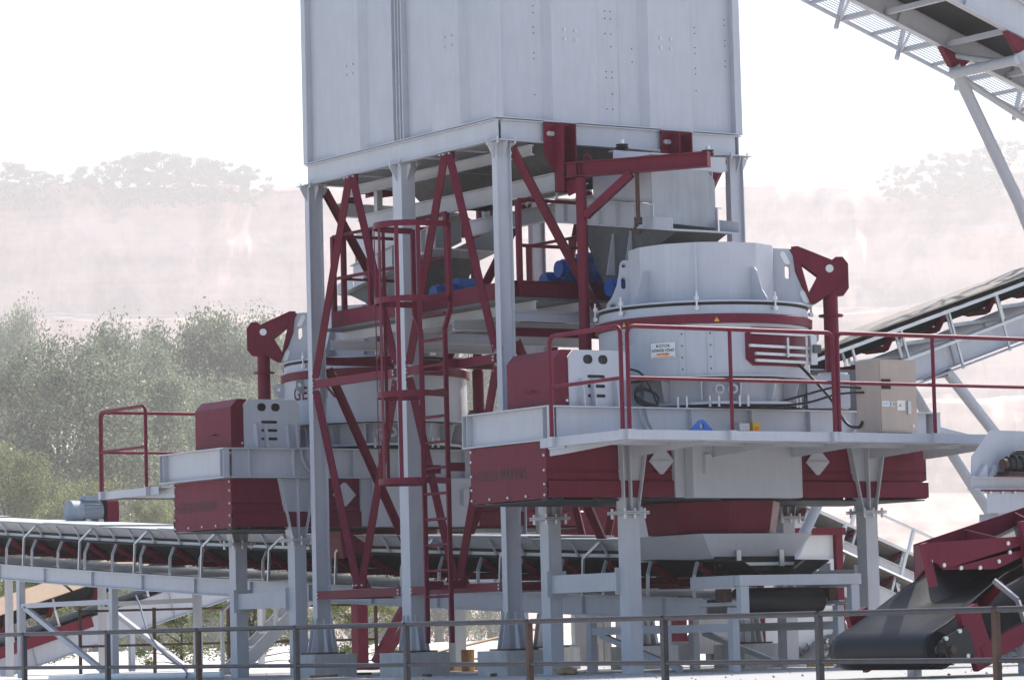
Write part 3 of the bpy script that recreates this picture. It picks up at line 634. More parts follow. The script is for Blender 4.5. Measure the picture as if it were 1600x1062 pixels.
def rail_frame(p0, p1, mids, parent, z0=WZ, h=1.06, mat="red"):
    p0, p1 = V(p0[0], p0[1], 0), V(p1[0], p1[1], 0); a0, a1 = p0+V(0, 0, z0-0.08), p1+V(0, 0, z0-0.08); t0, t1 = p0+V(0, 0, z0+h), p1+V(0, 0, z0+h)
    path = [a0]+bend(a0, t0, t1, 0.09)+bend(t0, t1, a1, 0.09)+[a1]
    f_ = MB().tube(path, 0.024, 10).build("rail_frame", mat, parent, 50)
    MB().tube([p0+V(0, 0, z0+h*0.5), p1+V(0, 0, z0+h*0.5)], 0.02, 8).build("middle_bar", mat, f_, 50)
    for k in mids: q = p0.lerp(p1, k); MB().tube([q+V(0, 0, z0-0.08), q+V(0, 0, z0+h-0.005)], 0.021, 8).build("post", mat, f_, 50)
    for k in [0.0, 1.0]+list(mids):
        q = p0.lerp(p1, k); d = (p1-p0).normalized()*0.035; n_ = V(d.y, -d.x, 0)*0.9; MB().beam(q-d+V(0, 0, z0-0.045), q+d+V(0, 0, z0-0.045), Rsec(0.06, 0.104)).build("post_socket", "grey", f_)
YR = WY0-0.03
rail_frame((WX0-0.03, -2.80), (WX0-0.03, YR+0.05), [], wk); rail_frame((WX0+0.02, YR), (1.47, YR), [0.49], wk)
rail_frame((1.53, YR), (4.42, YR), [0.46], wk); rail_frame((WX1+0.03, YR+0.05), (WX1+0.03, -2.80), [], wk)

# ---------------------------------------------------------------- vertical shaft crusher
cr_ = root("impact_crusher", (UC[0], UC[1], FZ1), "round grey crusher with red band and rotor sticker above the cabinet walkway", "crusher", "vertical shaft crushers")
c3 = (UC[0], UC[1], 0.0); RB = 1.19
MB().lathe([(0.2, 3.24), (RB, 3.24), (RB, 3.81), (RB+0.008, 3.92), (RB, 3.93), (RB-0.01, 4.015), (0.2, 4.015)], c3, 96).build("drum", "grey", cr_, 35)
MB().lathe([(RB-0.02, 3.805), (RB+0.04, 3.815), (RB+0.045, 3.90), (RB-0.01, 3.925)], c3, 96).build("red_band", "red", cr_, 50)
MB().lathe([(RB-0.05, 4.0155), (RB-0.004, 4.016), (RB-0.004, 4.045), (RB-0.05, 4.046)], c3, 96).build("rubber_seal", "rubber", cr_, 40)
MB().lathe([(0.4, 4.047), (RB+0.025, 4.047), (RB+0.025, 4.065), (0.4, 4.066)], c3, 96).build("lid_flange", "grey", cr_, 30)
def polar(th, r, z, off=0.0):
    a = rad(th); return V(UC[0]+r*math.cos(a)-off*math.sin(a), UC[1]+r*math.sin(a)+off*math.cos(a), z)
RL = 0.83; LID0 = 4.068
lid = MB().lathe([(RL+0.006, LID0), (RL+0.006, 4.75), (RL-0.01, 4.75), (RL-0.01, LID0)], c3, 14, ph=-131).build("lid", "grey", cr_)
for th in (-131, 49):
    MB().prism([(RL-0.01, LID0), (RL+0.055, LID0), (RL+0.045, 4.745), (RL-0.01, 4.745)], lambda a, b, t_: polar(th, a, b, t_), -0.012, 0.012).build("lid_seam", "grey", lid)
MB().lathe([(RL-0.02, 4.70), (0.38, 4.55), (0.38, 4.1)], c3, 14, ph=-131).build("feed_funnel", "darkgrey", lid)
MB().lathe([(RB-0.02, 3.222), (RB+0.05, 3.222), (RB+0.05, 3.238), (RB-0.02, 3.238)], c3, 96).build("base_flange", "grey", cr_, 30)
nk = MB().lathe([(1.03, FZ1+0.07), (1.03, 3.221)], c3, 8, ph=12).build("neck", "grey", cr_)
g = MB()
for k in range(16):
    th = k*22.5+6; p0, p1 = polar(th, 0.87, 2.96), polar(th, 1.08, 3.22)
    g.prism([(0.96, 2.96), (1.09, 2.96), (1.16, 3.2), (0.96, 3.2)], lambda a, b, t_: polar(th, a, b, t_), -0.008, 0.008)
g.pieces("neck_rib", "grey", cr_)
MB().lathe([(0.6, FZ1+0.04), (1.17, FZ1+0.04), (1.17, FZ1+0.068), (0.6, FZ1+0.068)], c3, 8, ph=12).build("base_ring", "grey", cr_)
MB().lathe([(0.6, FZ1+0.006), (1.10, FZ1+0.006), (1.10, FZ1+0.038), (0.6, FZ1+0.038)], c3, 8, ph=12).build("rubber_mount", "rubber", cr_)
for th in (-115, -25, 65, 155):
    c_ = polar(th, 1.12, 3.09); tdir = V(-math.sin(rad(th)), math.cos(rad(th)), 0)
    for s_ in (-0.075, 0.075):
        q = c_+tdir*s_; MB().tube([q+tdir*0.045*math.cos(a)+V(0, 0, 0.045*math.sin(a)) for a in [2*math.pi*k/12 for k in range(12)]], 0.018, 6, closed=True).build("lifting_eye", "grey", cr_, 60)
bb = MB()
for th in (-122, -105, -60, -20, 20, 60, 100, 140, 180, 220):
    for dd in (-2.5, 2.5): q = polar(th+dd, 1.13, FZ1+0.01); bb.cyl(q, q+V(0, 0, 0.12), 0.014, 6)
# clamps round the lid flange
for th in (-175, -130, -86, -36, 10, 60, 110, 150):
    q = polar(th, RB+0.035, 3.95); MB().cyl(q, q+V(0, 0, 0.21), 0.012, 8).build("clamp_bolt", "bolt", cr_, 50)
    q0 = polar(th, RB+0.03, 3.96); bb.cyl(q0+V(0, 0, 0.0), q0+V(0, 0, 0.04), 0.03, 6); bb.cyl(q0+V(0, 0, 0.11), q0+V(0, 0, 0.15), 0.028, 6)
bb.build("bolts", "bolt", cr_, kind="stuff")
# lid fins
for th in (186, 275, 60, 100, 20):
    prof = [(RL-0.02, LID0), (1.08, LID0), (1.07, LID0+0.05), (1.0, LID0+0.14), (0.94, LID0+0.3), (0.92, LID0+0.36), (0.885, LID0+0.40), (RL-0.02, LID0+0.40)]
    MB().prism(prof, lambda a, b, t_: polar(th, a, b, t_), -0.007, 0.007).build("lid_fin", "grey", lid)
arc = [(1.10, LID0), (1.09, LID0+0.08), (1.03, LID0+0.16), (0.97, LID0+0.30), (0.94, LID0+0.45), (0.93, LID0+0.54), (0.90, LID0+0.575), (RL-0.02, LID0+0.575), (RL-0.02, LID0)]
for off in (-0.10, 0.10):
    plate("lid_fin", arc, [slot(0.885, LID0+0.52, 0.06, 0.06), slot(0.895, LID0+0.32, 0.055, 0.14), slot(1.02, LID0+0.07, 0.07, 0.05)], lambda a, b, t_: polar(146, a, b, off+t_), 0.016, "grey", lid)
arm_f = [(1.21, LID0+0.01), (1.20, LID0+0.10), (1.12, LID0+0.22), (1.05, LID0+0.40), (1.03, LID0+0.58), (0.99, LID0+0.66), (RL-0.02, LID0+0.67), (RL-0.02, LID0+0.01)]
for off in (-0.09, 0.09):
    plate("lid_fin", arm_f, [slot(0.965, LID0+0.40, 0.06, 0.16)], lambda a, b, t_: polar(-34, a, b, off+t_), 0.016, "grey", lid)
for off in (-0.103, 0.103):
    s_ = 1 if off > 0 else -1
    for (a0, b0, a1, b1) in ((0.92, LID0+0.60, 0.965, LID0+0.50), (1.13, LID0+0.15, 1.165, LID0+0.055)):
        MB().prism([(a0-0.035, b0), (a0-0.02, b0+0.028), (a0+0.012, b0+0.03), (a0+0.03, b0), (a1+0.035, b1), (a1+0.02, b1-0.02), (a1-0.012, b1-0.02), (a1-0.035, b1)], lambda a, b, t_: polar(-34, a, b, off+t_), 0, 0.01*s_).build("pin_plate", "white", lid)
# lifting arm and its post
PR = 1.47
arm_o = [(1.01, LID0+0.68), (1.09, LID0+0.685), (1.47, LID0+0.52), (1.55, LID0+0.44), (1.56, LID0+0.28), (1.50, LID0+0.18), (1.30, LID0+0.05), (1.22, LID0+0.015), (1.14, LID0+0.22), (1.06, LID0+0.42), (1.03, LID0+0.60)]
hole = [(1.115, LID0+0.50), (1.31, LID0+0.345), (1.20, LID0+0.15)]
ar = None
for off in (-0.12, 0.12):
    p_ = plate("lifting_arm", arm_o, [hole], lambda a, b, t_: polar(-34, a, b, off+t_), 0.02, "red", cr_)
MB().cyl(polar(-34, 1.44, LID0+0.42, -0.145), polar(-34, 1.44, LID0+0.42, 0.145), 0.045, 16).build("hinge_pin", "bolt", cr_, 50)
MB().tube([polar(-34, PR-0.02, 3.30), polar(-34, PR-0.02, 4.30)], 0.085, 18).build("lifting_post", "red", cr_, 50)
MB().prism([(1.40, LID0+0.1), (1.60, LID0+0.12), (1.66, LID0+0.2), (1.66, LID0+0.48), (1.60, LID0+0.56), (1.52, LID0+0.56), (1.42, LID0+0.48)], lambda a, b, t_: polar(-34, a, b, t_), -0.05, 0.05).build("post_head", "red", cr_)
q = polar(-34, PR-0.02, 3.95); MB().cyl(q, q+V(0, 0, 0.025), 0.14, 16).build("post_flange", "red", cr_, 40)
q = polar(-34, PR-0.02, 3.28); MB().cyl(q, q+V(0, 0, 0.03), 0.17, 18).build("post_flange", "grey", cr_, 40)
MB().prism([(RB-0.05, -0.2), (1.62, -0.2), (1.62, 0.2), (RB-0.05, 0.2)], lambda a, b, t_: polar(-34, a, t_, b), FZ1+0.02, 3.278).build("post_bracket", "grey", cr_)
# access door, bars, joint strips, sticker
def shell(name, th0, th1, z0, z1, r, mat, n=14, rc=0.07):
    mb = MB(); L_ = rad(th1-th0)*r; pts = slot(0, 0, L_, z1-z0, rc, 5)
    cols_ = 12; vs_, fs_ = [], []
    for i in range(cols_+1):
        u = -L_/2+L_*i/cols_; e = max(0.0, abs(u)-(L_/2-rc)); dz = rc-math.sqrt(max(0, rc*rc-e*e))
        th = (th0+th1)/2+math.degrees(u/r)
        for z in (z0+dz, z1-dz):
            for rr in (r, r-0.04): vs_.append(polar(th, rr, z))
    for i in range(cols_):
        a, b = i*4, i*4+4; fs_ += [(a, b, b+2, a+2), (a, a+1, b+1, b), (a+2, b+2, b+3, a+3)]
    fs_ += [(0, 2, 3, 1), (cols_*4, cols_*4+1, cols_*4+3, cols_*4+2)]
    return mb._add(vs_, fs_).build(name, mat, cr_, 30)
shell("access_door", -104.5, -57, 3.34, 3.765, RB+0.022, "red")
tm = rad(-82); tdir = V(-math.sin(tm), math.cos(tm), 0); nd = V(math.cos(tm), math.sin(tm), 0)
for z, l0, l1 in ((3.69, -0.52, 0.44), (3.545, -0.55, 0.42), (3.46, -0.46, 0.47), (3.385, -0.46, 0.47)):
    q = V(UC[0], UC[1], z)+nd*(RB+0.07); MB().beam(q+tdir*l0, q+tdir*l1, Rsec(0.03, 0.03)).build("door_bar", "galv", cr_)
q = V(UC[0], UC[1], 3.53)+nd*(RB+0.1); MB().beam(q+tdir*0.02-V(0, 0, 0.1), q+tdir*0.02+V(0, 0, 0.12), Rsec(0.025, 0.02)).build("door_lever", "galv", cr_)
MB().beam(q+tdir*0.42-V(0, 0, 0.17), q+tdir*0.42+V(0, 0, 0.16), Rsec(0.09, 0.05)).build("door_latch", "galv", cr_)
MB().beam(q+tdir*0.45-V(0, 0, 0.04), q+tdir*0.45+V(0, 0, 0.05), Rsec(0.1, 0.12)).build("latch_block", "darkgrey", cr_)
bh = MB()
for th in (-138.5, -123.5):
    MB().prism([(RB-0.01, 3.245), (RB+0.012, 3.245), (RB+0.012, 3.80), (RB-0.01, 3.80)], lambda a, b, t_: polar(th, a, b, t_), -0.035, 0.035).build("joint_strip", "grey", cr_)
    for z in (3.31, 3.44, 3.57, 3.70): bh.bolt(polar(th, RB+0.012, z), polar(th, 1, 0)-polar(th, 0, 0), 0.010, 0.004)
bh.build("bolt_holes", "black", cr_, kind="stuff")
def on_drum(th, z0, r):
    return lambda a, b: polar(th+math.degrees(a/r), r, z0+b)
MB().prism([(-0.145, -0.085), (0.145, -0.085), (0.145, 0.085), (-0.145, 0.085)], lambda a, b, t_: polar(-149, RB+0.006+t_, 3.53+b, a), 0, 0.003).build("rotor_sticker", "white", cr_, label="white sticker reading ROTOR DÖNÜŞ YÖNÜ with an orange arrow")
fl = lambda a, b: polar(-149, RB+0.0105, 3.53+b, a)
lettering("sticker_text", "ROTOR", 0.045, lambda a, b: fl(a, b+0.035), "black", cr_, 1.1, 0.0012)
lettering("sticker_text", "DÖNÜŞ YÖNÜ", 0.038, lambda a, b: fl(a, b-0.012), "black", cr_, 1.02, 0.0012)
MB()._add([fl(*q) for q in ((-0.08, -0.052), (0.03, -0.052), (0.03, -0.064), (0.085, -0.042), (0.03, -0.02), (0.03, -0.032), (-0.08, -0.032))], [tuple(range(7))]).build("sticker_arrow", "orange", cr_)
MB()._add([fl(*q) for q in ((-0.13, -0.068), (0.13, -0.068), (0.13, -0.078), (-0.13, -0.078))], [(0, 1, 2, 3)]).build("sticker_line", "orange", cr_)
for th in (-172, -120, 34):
    MB()._add([polar(th, RB+0.052, 3.875, 0.0), polar(th, RB+0.052, 3.825, -0.03), polar(th, RB+0.052, 3.825, 0.03)], [(0, 1, 2)]).build("warning_sign", "yellow", cr_)
    MB()._add([polar(th, RB+0.0535, 3.86, -0.003), polar(th, RB+0.0535, 3.836, -0.003), polar(th, RB+0.0535, 3.836, 0.003), polar(th, RB+0.0535, 3.86, 0.003)], [(0, 1, 2, 3)]).build("warning_mark", "black", cr_)
lettering("maker_lettering", "GELEN", 0.235, on_drum(15.5, 3.55, RB+0.004), "red", cr_, 1.15, 0.004)
for th in (-172, 8, 60, -28):
    e = [(RB-0.01, 3.62), (RB+0.06, 3.62), (RB+0.13, 3.70), (RB+0.13, 3.78), (RB+0.08, 3.80), (RB-0.01, 3.80)]
    plate("side_lug", e, [ell(RB+0.075, 3.735, 0.03, 0.03)], lambda a, b, t_: polar(th, a, b, t_), 0.02, "grey", cr_)

# ---------------------------------------------------------------- drive guards at both ends of the stand
def guard(end, label):
    s_ = -1 if end == 'w' else 1
    X_ = (lambda x: x) if end == 'w' else (lambda x: 2*UC[0]-x)
    Y_ = (lambda y: y) if end == 'w' else (lambda y: 2*UC[1]-y)
    g_ = root("belt_guard", (X_(-0.4), Y_(-1.6), FZ1), label, "guard", "drive guards on the crusher stands")
    prof = [(-0.73, FZ1+0.002), (-0.73, 3.40), (-0.635, 3.50), (-0.49, 3.50), (-0.555, 3.43), (-0.555, FZ1+0.002)]
    MB().prism(prof, lambda a, b, t_: (X_(a), Y_(t_), b), -2.10, -1.18).build("cover", "red", g_)
    MB().box(X_(-0.49), X_(0.12), Y_(-2.02), Y_(-1.25), FZ1+0.002, 3.42).build("motor_housing", "darkgrey", g_)
    MB().tube([(X_(-0.735), Y_(-1.73), 3.07), (X_(-0.775), Y_(-1.73), 3.07), (X_(-0.775), Y_(-1.57), 3.07), (X_(-0.735), Y_(-1.57), 3.07)], 0.009, 6).build("handle", "red", g_, 50)
    h = MB()
    for i in range(3):
        for k in range(11):
            if (i+k) % 2 == 0: h.box(X_(-0.70+i*0.045), X_(-0.67+i*0.045), Y_(-2.103), Y_(-2.10), 2.96+k*0.042, 2.97+k*0.042)
    h.build("vent_holes", "black", g_, kind="stuff")
    out = [(-0.553, FZ1+0.002), (-0.553, 3.425), (-0.48, 3.50), (0.15, 3.50)]+[(0.15+0.10*math.sin(a), 3.40+0.10*math.cos(a)) for a in [math.pi/2*k/5 for k in range(1, 6)]]+[(0.25, FZ1+0.002)]
    holes = [slot(-0.295, 3.40, 0.13, 0.10), slot(-0.095, 3.40, 0.13, 0.10)]+[slot(-0.19, z, 0.235, 0.036) for z in (3.215, 3.11, 3.005)]
    plate("face_plate", out, holes, lambda a, b, t_: (X_(a), Y_(-2.112+t_), b), 0.012, "grey", g_)
    MB().box(X_(-0.4), X_(0.05), Y_(-2.10), Y_(-2.09), FZ1+0.01, 3.48).build("inner_plate", "black", g_)
    for x in (-0.42, -0.27, 0.03, 0.16):
        MB().prism([(0, 0), (-0.10, 0), (-0.07, 0.28), (-0.03, 0.30), (0, 0.30)], lambda a, b, t_: (X_(x+t_), Y_(-2.119+a), FZ1+0.004+b), 0, 0.014).build("fin", "grey", g_)
    bb = MB(); bb.bolt((X_(-0.58), Y_(-2.10), 2.95), (0, -1 if end == 'w' else 1, 0), 0.016, 0.02); bb.build("bolts", "bolt", g_, kind="stuff")
    return g_
gw = guard('w', "dark red belt guard with grey slotted plate at the nearer crusher's motor end")
ge = guard('e', "belt guard at the nearer crusher's far end, behind the beige cabinet")

# ---------------------------------------------------------------- jib crane
jb = root("jib_crane", (0.843, -0.45, FZ1), "dark red jib crane with hook swung out above the nearer crusher", "crane", "jib cranes beside the feeders")
MB().tube([(0.843, -0.45, FZ1+0.03), (0.843, -0.45, 3.9)], 0.075, 20).build("post_sleeve", "red", jb, 50)
MB().tube([(0.843, -0.45, 3.9), (0.843, -0.45, 5.64)], 0.062, 20).build("post", "red", jb, 50)
MB().cyl((0.843, -0.45, FZ1+0.002), (0.843, -0.45, FZ1+0.028), 0.17, 18).build("base_flange", "red", jb, 40)
MB().cyl((0.843, -0.45, 3.36), (0.843, -0.45, 3.39), 0.125, 18).build("post_flange", "red", jb, 40)
ad = V(0.551, -0.834, 0)
A0 = V(0.843, -0.45, 5.737)-ad*0.17; A1 = A0+ad*1.72
ab = MB().beam(A0, A1, Isec(0.175, 0.11, 0.012, 0.014)).build("arm", "red", jb)
MB().beam(A1, A1+ad*0.012, Rsec(0.112, 0.177)).pieces("end_plate", "red", ab)
s1 = MB(); 
for k in (0.13, 0.17): s1.beam(A0+ad*k, A0+ad*(k+0.01), Rsec(0.108, 0.146))
s1.pieces("stiffener", "red", ab)
MB().tube([A0+ad*0.22+V(0, 0, 0.085), A0+ad*0.22+V(0, 0, 0.14), A0+ad*0.26+V(0, 0, 0.165), A0+ad*0.30+V(0, 0, 0.14), A0+ad*0.30+V(0, 0, 0.085)], 0.014, 8).build("lifting_eye", "red", ab, 60)
MB().beam(V(0.843, -0.45, 5.2)+ad*0.05, V(0.843, -0.45, 5.645)+ad*0.62, Rsec(0.09, 0.09)).build("knee_brace", "red", jb)
hk = A0+ad*0.86; 
MB().beam(hk+V(0, 0, -0.09), hk+V(0, 0, -0.62), Rsec(0.035, 0.035)).build("hook_rod", "rust", jb)
MB().tube([hk+V(0, 0, -0.60), hk+V(0, 0, -0.68)], 0.05, 10).build("hook_block", "rust", jb, 40)
MB().tube([hk+ad*(0.045*math.sin(a))+V(0, 0, -0.73-0.045*math.cos(a)) for a in [rad(-170+k*28) for k in range(10)]], [0.02]*8+[0.014, 0.006], 8).build("hook", "rust", jb, 60)
for x0, full in ((0.65, True), (2.32, False)):
    bp = MB(); zl = 5.95 if full else 6.04
    bp.prism([(x0, 6.335), (x0+0.45, 6.335), (x0+0.45, zl+0.02), (x0+0.34, zl-0.2 if full else zl), (x0+0.12, zl-0.2 if full else zl), (x0, zl+0.02)], lambda a, b, t_: (a, t_, b), -0.016, -0.002)
    b_ = bp.build("bracket_plate", "red", jb)
    MB().box(x0-0.005, x0+0.455, -0.05, 0.03, 6.337, 6.349).build("bracket_clip", "grey", b_)
    c_ = MB()
    for dx in (0.13, 0.31): c_.box(x0+dx, x0+dx+0.014, -0.20, -0.017, 5.52 if full else zl, 6.30)
    if full: c_.box(x0+0.145, x0+0.309, -0.03, -0.018, 5.52, 6.28)
    c_.pieces("bracket_web", "red", b_)
    q = MB()
    for dx in (0.055, 0.10, 0.355, 0.41): q.bolt((x0+dx, -0.016, 6.20), (0, -1, 0), 0.028, 0.03, 10)
    q.build("bolts", "bolt", b_, kind="stuff")
MB().prism([(0, 0), (0.34, 0), (0.30, -0.14), (0.08, -0.18)], lambda a, b, t_: (0.843+t_, -0.13-a, 5.64+b), -0.01, 0.01).build("post_gusset", "red", jb)

# ---------------------------------------------------------------- vibrating feeder
fd = root("vibrating_feeder", (1.83, -0.2, 4.6), "grey vibrating feeder with blue motors discharging into the nearer crusher", "feeder", "vibrating feeders under the bin")
TX0, TX1 = 1.37, 2.29
def tz(y): return 5.305+(y-0.8)*0.151
for x in (TX0, TX1-0.012):
    w_ = MB().prism([(0.85, tz(0.85)), (-1.12, tz(-1.12)), (-1.12, tz(-1.12)+0.26), (0.85, tz(0.85)+0.27)], lambda a, b, t_: (x+t_, a, b), 0, 0.012).build("trough_side", "grey", fd)
    f_ = MB(); xo = x-0.05 if x < 1.8 else x+0.012
    f_.beam((xo+0.025, 0.85, tz(0.85)+0.27), (xo+0.025, -1.12, tz(-1.12)+0.266), Rsec(0.06, 0.012))
    for y in (0.6, 0.2, -0.1, -0.45, -0.8): f_.box(xo, xo+0.05, y, y+0.012, tz(y)+0.01, tz(y)+0.26)
    f_.build("side_rib", "grey", w_)
MB().prism([(0.85, tz(0.85)), (-1.5, tz(-1.5)), (-1.5, tz(-1.5)-0.02), (0.85, tz(0.85)-0.02)], lambda a, b, t_: (TX0+t_, a, b), -0.02, TX1-TX0+0.02).build("trough_floor", "grey", fd)
for x in (TX0-0.02, TX1+0.01):
    MB().prism([(-1.121, tz(-1.12)), (-1.5, tz(-1.5)), (-1.5, tz(-1.5)+0.12), (-1.121, tz(-1.12)+0.13)], lambda a, b, t_: (x+t_, a, b), 0, 0.01).build("lip_side", "grey", fd)
MB().prism([(-1.08, tz(-1.1)+0.05), (-1.08, 5.70), (-0.2, 5.86), (0.1, 5.86), (0.1, 5.50), (-1.0, tz(-1.0)+0.28)], lambda a, b, t_: (a*0+TX0+0.03+t_, a, b), 0, 0.01).build("hood_side", "grey", fd)
MB().prism([(-1.08, tz(-1.1)+0.05), (-1.08, 5.70), (-0.2, 5.86), (0.1, 5.86), (0.1, 5.50), (-1.0, tz(-1.0)+0.28)], lambda a, b, t_: (TX1-0.04+t_, a, b), 0, 0.01).build("hood_side", "grey", fd)
hp = MB().prism([(TX0+0.0, 5.09), (TX1-0.02, 5.05), (TX1-0.02, 5.60), (TX1-0.12, 5.715), (TX0, 5.70)], lambda a, b, t_: (a, -1.10+t_, b), 0, 0.014).build("hood_front", "steelplate", fd)
MB().box(TX0+0.035, TX1-0.045, -1.08, 0.1, 5.862, 5.872).build("hood_top", "grey", fd)
for z in (5.76,): MB().beam((1.30, -0.42, 5.90), (2.92, -0.42, 5.90), [(-a, b) for a, b in Csec(0.17, 0.10, 0.012)]).build("hanger_beam", "grey", fd)
for x in (1.46, 2.70):
    MB().lathe([(0.03, 5.986), (0.075, 5.99), (0.06, 6.01), (0.08, 6.03), (0.06, 6.05), (0.075, 6.065), (0.03, 6.07)], (x, -0.42, 0), 16).build("rubber_spring", "rubber", fd, 60)
    MB().cyl((x, -0.42, 6.07), (x, -0.42, 6.12), 0.025, 8).build("spring_bolt", "bolt", fd)
wd = MB().prism([(-1.42, tz(-1.42)-0.022), (-1.0, 4.80), (-0.75, 4.60), (0.02, 4.50), (0.12, 4.62), (0.35, 5.0), (0.5, tz(0.5)-0.022)], lambda a, b, t_: (1.47+t_, a, b), 0, 0.72).build("exciter_beam", "darkgrey", fd)
g = MB()
for y in (-0.55, -0.2): g.prism([(0, 4.57), (0.12, 4.57), (0.02, 5.05), (0, 5.05)], lambda a, b, t_: (1.47-a, y+t_, b), 0, 0.012)
g.pieces("exciter_fin", "grey", wd)
def vib_motor(y, z, tilt):
    m_ = MB(); m_.cyl((1.42, y, z), (2.24, y, z), 0.12, 16); b_ = m_.build("motor", "blue", fd, 40)
    q = MB()
    for x0, x1, r in ((1.36, 1.42, 0.10), (1.55, 1.62, 0.14), (2.05, 2.12, 0.14), (2.24, 2.30, 0.10), (1.7, 1.98, 0.128)): q.cyl((x0, y, z), (x1, y, z), r, 14)
    q.build("motor_ring", "blue", b_, 40)
    MB().box(1.68, 1.98, y-0.10, y+0.10, z+0.10, z+0.2).build("terminal_box", "blue", b_)
vib_motor(-0.22, 4.42, 0); vib_motor(0.80, 4.74, 0); vib_motor(1.12, 4.62, 0)
for x in (1.33, 2.33):
    MB().beam((x, 0.75, tz(0.75)+0.2), (x, 0.75, 6.15), Rsec(0.02, 0.02)).build("hanger_rod", "bolt", fd)

# the second crusher line: the same machines turned half round
turned(st, "grey beam stand on four legs under the farther crusher, dark red skirt")
wk_far = turned(wk, "grey cantilever walkway with dark red tube railing behind the farther crusher")
ends = [o for o in wk.children if o.name.startswith("rail_frame")][-1]
for o in list(ends.children)+[ends]: bpy.data.objects.remove(o)
turned(cr_, "round grey crusher lettered GELEN, behind the tower at the left")
turned(gw, "belt guard at the farther crusher's far end, hidden by the tower")
turned(ge, "dark red belt guard with grey slotted plate at the farther crusher's motor end")
turned(jb, "dark red jib crane beside the farther crusher, seen through the tower")
turned(fd, "grey vibrating feeder with blue motors above the farther crusher")

# ---------------------------------------------------------------- small things on the nearer crusher's walkway
cb = root("control_cabinet", (2.8, -3.4, 2.53), "beige steel control cabinet on the walkway with labels", "cabinet")
MB().box(2.53, 3.06, -3.60, -3.21, 2.55, 3.345).build("cabinet_body", "beige", cb)
MB().box(2.545, 3.045, -3.612, -3.602, 2.57, 3.33).build("cabinet_door", "beige", cb)
for x in (2.60, 2.98): MB().box(x-0.04, x+0.04, -3.55, -3.25, 2.497, 2.55).build("foot", "black", cb)
MB().box(2.555, 2.685, -3.616, -3.613, 3.02, 3.13).build("switch_window", "black", cb)
sw = MB(); sw.cyl((2.6, -3.64, 3.075), (2.60, -3.616, 3.075), 0.03, 12); sw.box(2.58, 2.74, -3.66, -3.64, 3.068, 3.084); sw.build("rotary_switch", "black", cb)
MB().box(2.555, 2.66, -3.616, -3.613, 2.83, 2.89).build("name_plate", "white", cb)
MB().box(2.565, 2.65, -3.6175, -3.6162, 2.845, 2.875).build("plate_print", "tarp", cb)
MB().box(2.675, 2.735, -3.616, -3.613, 2.83, 2.885).build("mark_plate", "white", cb)
lettering("mark_print", "CE", 0.05, lambda a, b: (2.705+a, -3.6168, 2.84+b), "black", cb, 1.0, 0.001)
MB().box(2.77, 2.885, -3.616, -3.613, 2.79, 2.90).build("warning_plate", "white", cb)
MB()._add([(2.79, -3.6168, 2.83), (2.83, -3.6168, 2.83), (2.81, -3.6168, 2.87)], [(0, 1, 2)]).build("warning_triangle", "orange", cb)
MB().box(2.905, 2.945, -3.64, -3.612, 2.75, 2.89).build("door_handle", "galv", cb)
MB().cyl((2.99, -3.62, 2.62), (2.99, -3.612, 2.62), 0.022, 12).build("door_lock", "galv", cb)
lg = root("lifting_lug", (0.54, -3.0, WZ), "blue steel lifting lug with hole lying on the walkway", "lug")
plate("lug_plate", [(0.39, 2.53), (0.70, 2.53), (0.70, 2.58), (0.58, 2.69), (0.545, 2.70), (0.51, 2.69), (0.39, 2.58)], [ell(0.545, 2.63, 0.03, 0.035)], lambda a, b, t_: (a, -3.0+t_, b), 0.03, "blue", lg)
MB().box(0.39, 0.71, -3.07, -2.95, WZ-0.004, 2.529).build("lug_foot", "blue", lg)
MB().box(0.52, 0.59, -3.075, -3.0705, 2.505, 2.522).build("lug_sticker", "white", lg)
tb = root("terminal_block", (1.66, -2.26, 2.6), "small grey terminal block with cable stubs on the beam web", "terminal")
MB().box(1.60, 1.74, -2.30, -2.16, 2.64, 2.72).build("block", "galv", tb)
for x in (1.625, 1.67, 1.715): MB().tube([(x, -2.28, 2.64), (x, -2.285, 2.59), (x-0.02, -2.28, 2.575)], 0.01, 6).build("cable_stub", "black", tb, 60)
yb = root("yellow_box", (1.83, -2.3, 2.6), "small yellow and orange box beside the railing post", "box")
MB().box(1.78, 1.88, -2.31, -2.20, 2.56, 2.73).build("box_body", "yellow", yb); MB().box(1.80, 1.86, -2.314, -2.311, 2.60, 2.68).build("box_label", "orange", yb)
def cable(name, pts, r, mat, label):
    P_ = [Vector(q) for q in pts]; out = []
    for i in range(len(P_)-1):
        a, b, c, d = P_[max(0, i-1)], P_[i], P_[i+1], P_[min(len(P_)-1, i+2)]
        for k in range(8):
            t_ = k/8; out.append(0.5*((2*b)+(c-a)*t_+(2*a-5*b+4*c-d)*t_*t_+(3*b-a-3*c+d)*t_**3))
    out.append(P_[-1]); return single(name, MB().tube(out, r, 8), mat, P_[0], label, "cable", None, 60)
cable("power_cable", [(2.15, -2.2, 3.72), (2.25, -2.45, 3.45), (2.38, -2.9, 3.0), (2.42, -3.15, 2.68), (2.47, -3.3, 2.62), (2.53, -3.3, 2.68)], 0.018, "black", "thick black cable dropping to the cabinet's left side")
cable("power_cable", [(2.53, -3.3, 3.05), (2.40, -3.0, 3.08), (2.2, -2.6, 3.0), (2.0, -2.35, 2.93)], 0.013, "black", "upper thin black cable running into the beige cabinet")
cable("power_cable", [(2.53, -3.35, 3.0), (2.40, -3.05, 3.0), (2.25, -2.7, 2.93), (2.05, -2.35, 2.91)], 0.013, "black", "lower thin black cable running into the beige cabinet")
lp = []
for k in range(34):
    a = k*0.55; lp.append((0.52+0.16*math.cos(a)+0.01*math.sin(3*a), -2.06+0.05*math.sin(a), FZ1+0.10+0.10*math.sin(a*0.98)+k*0.0012))
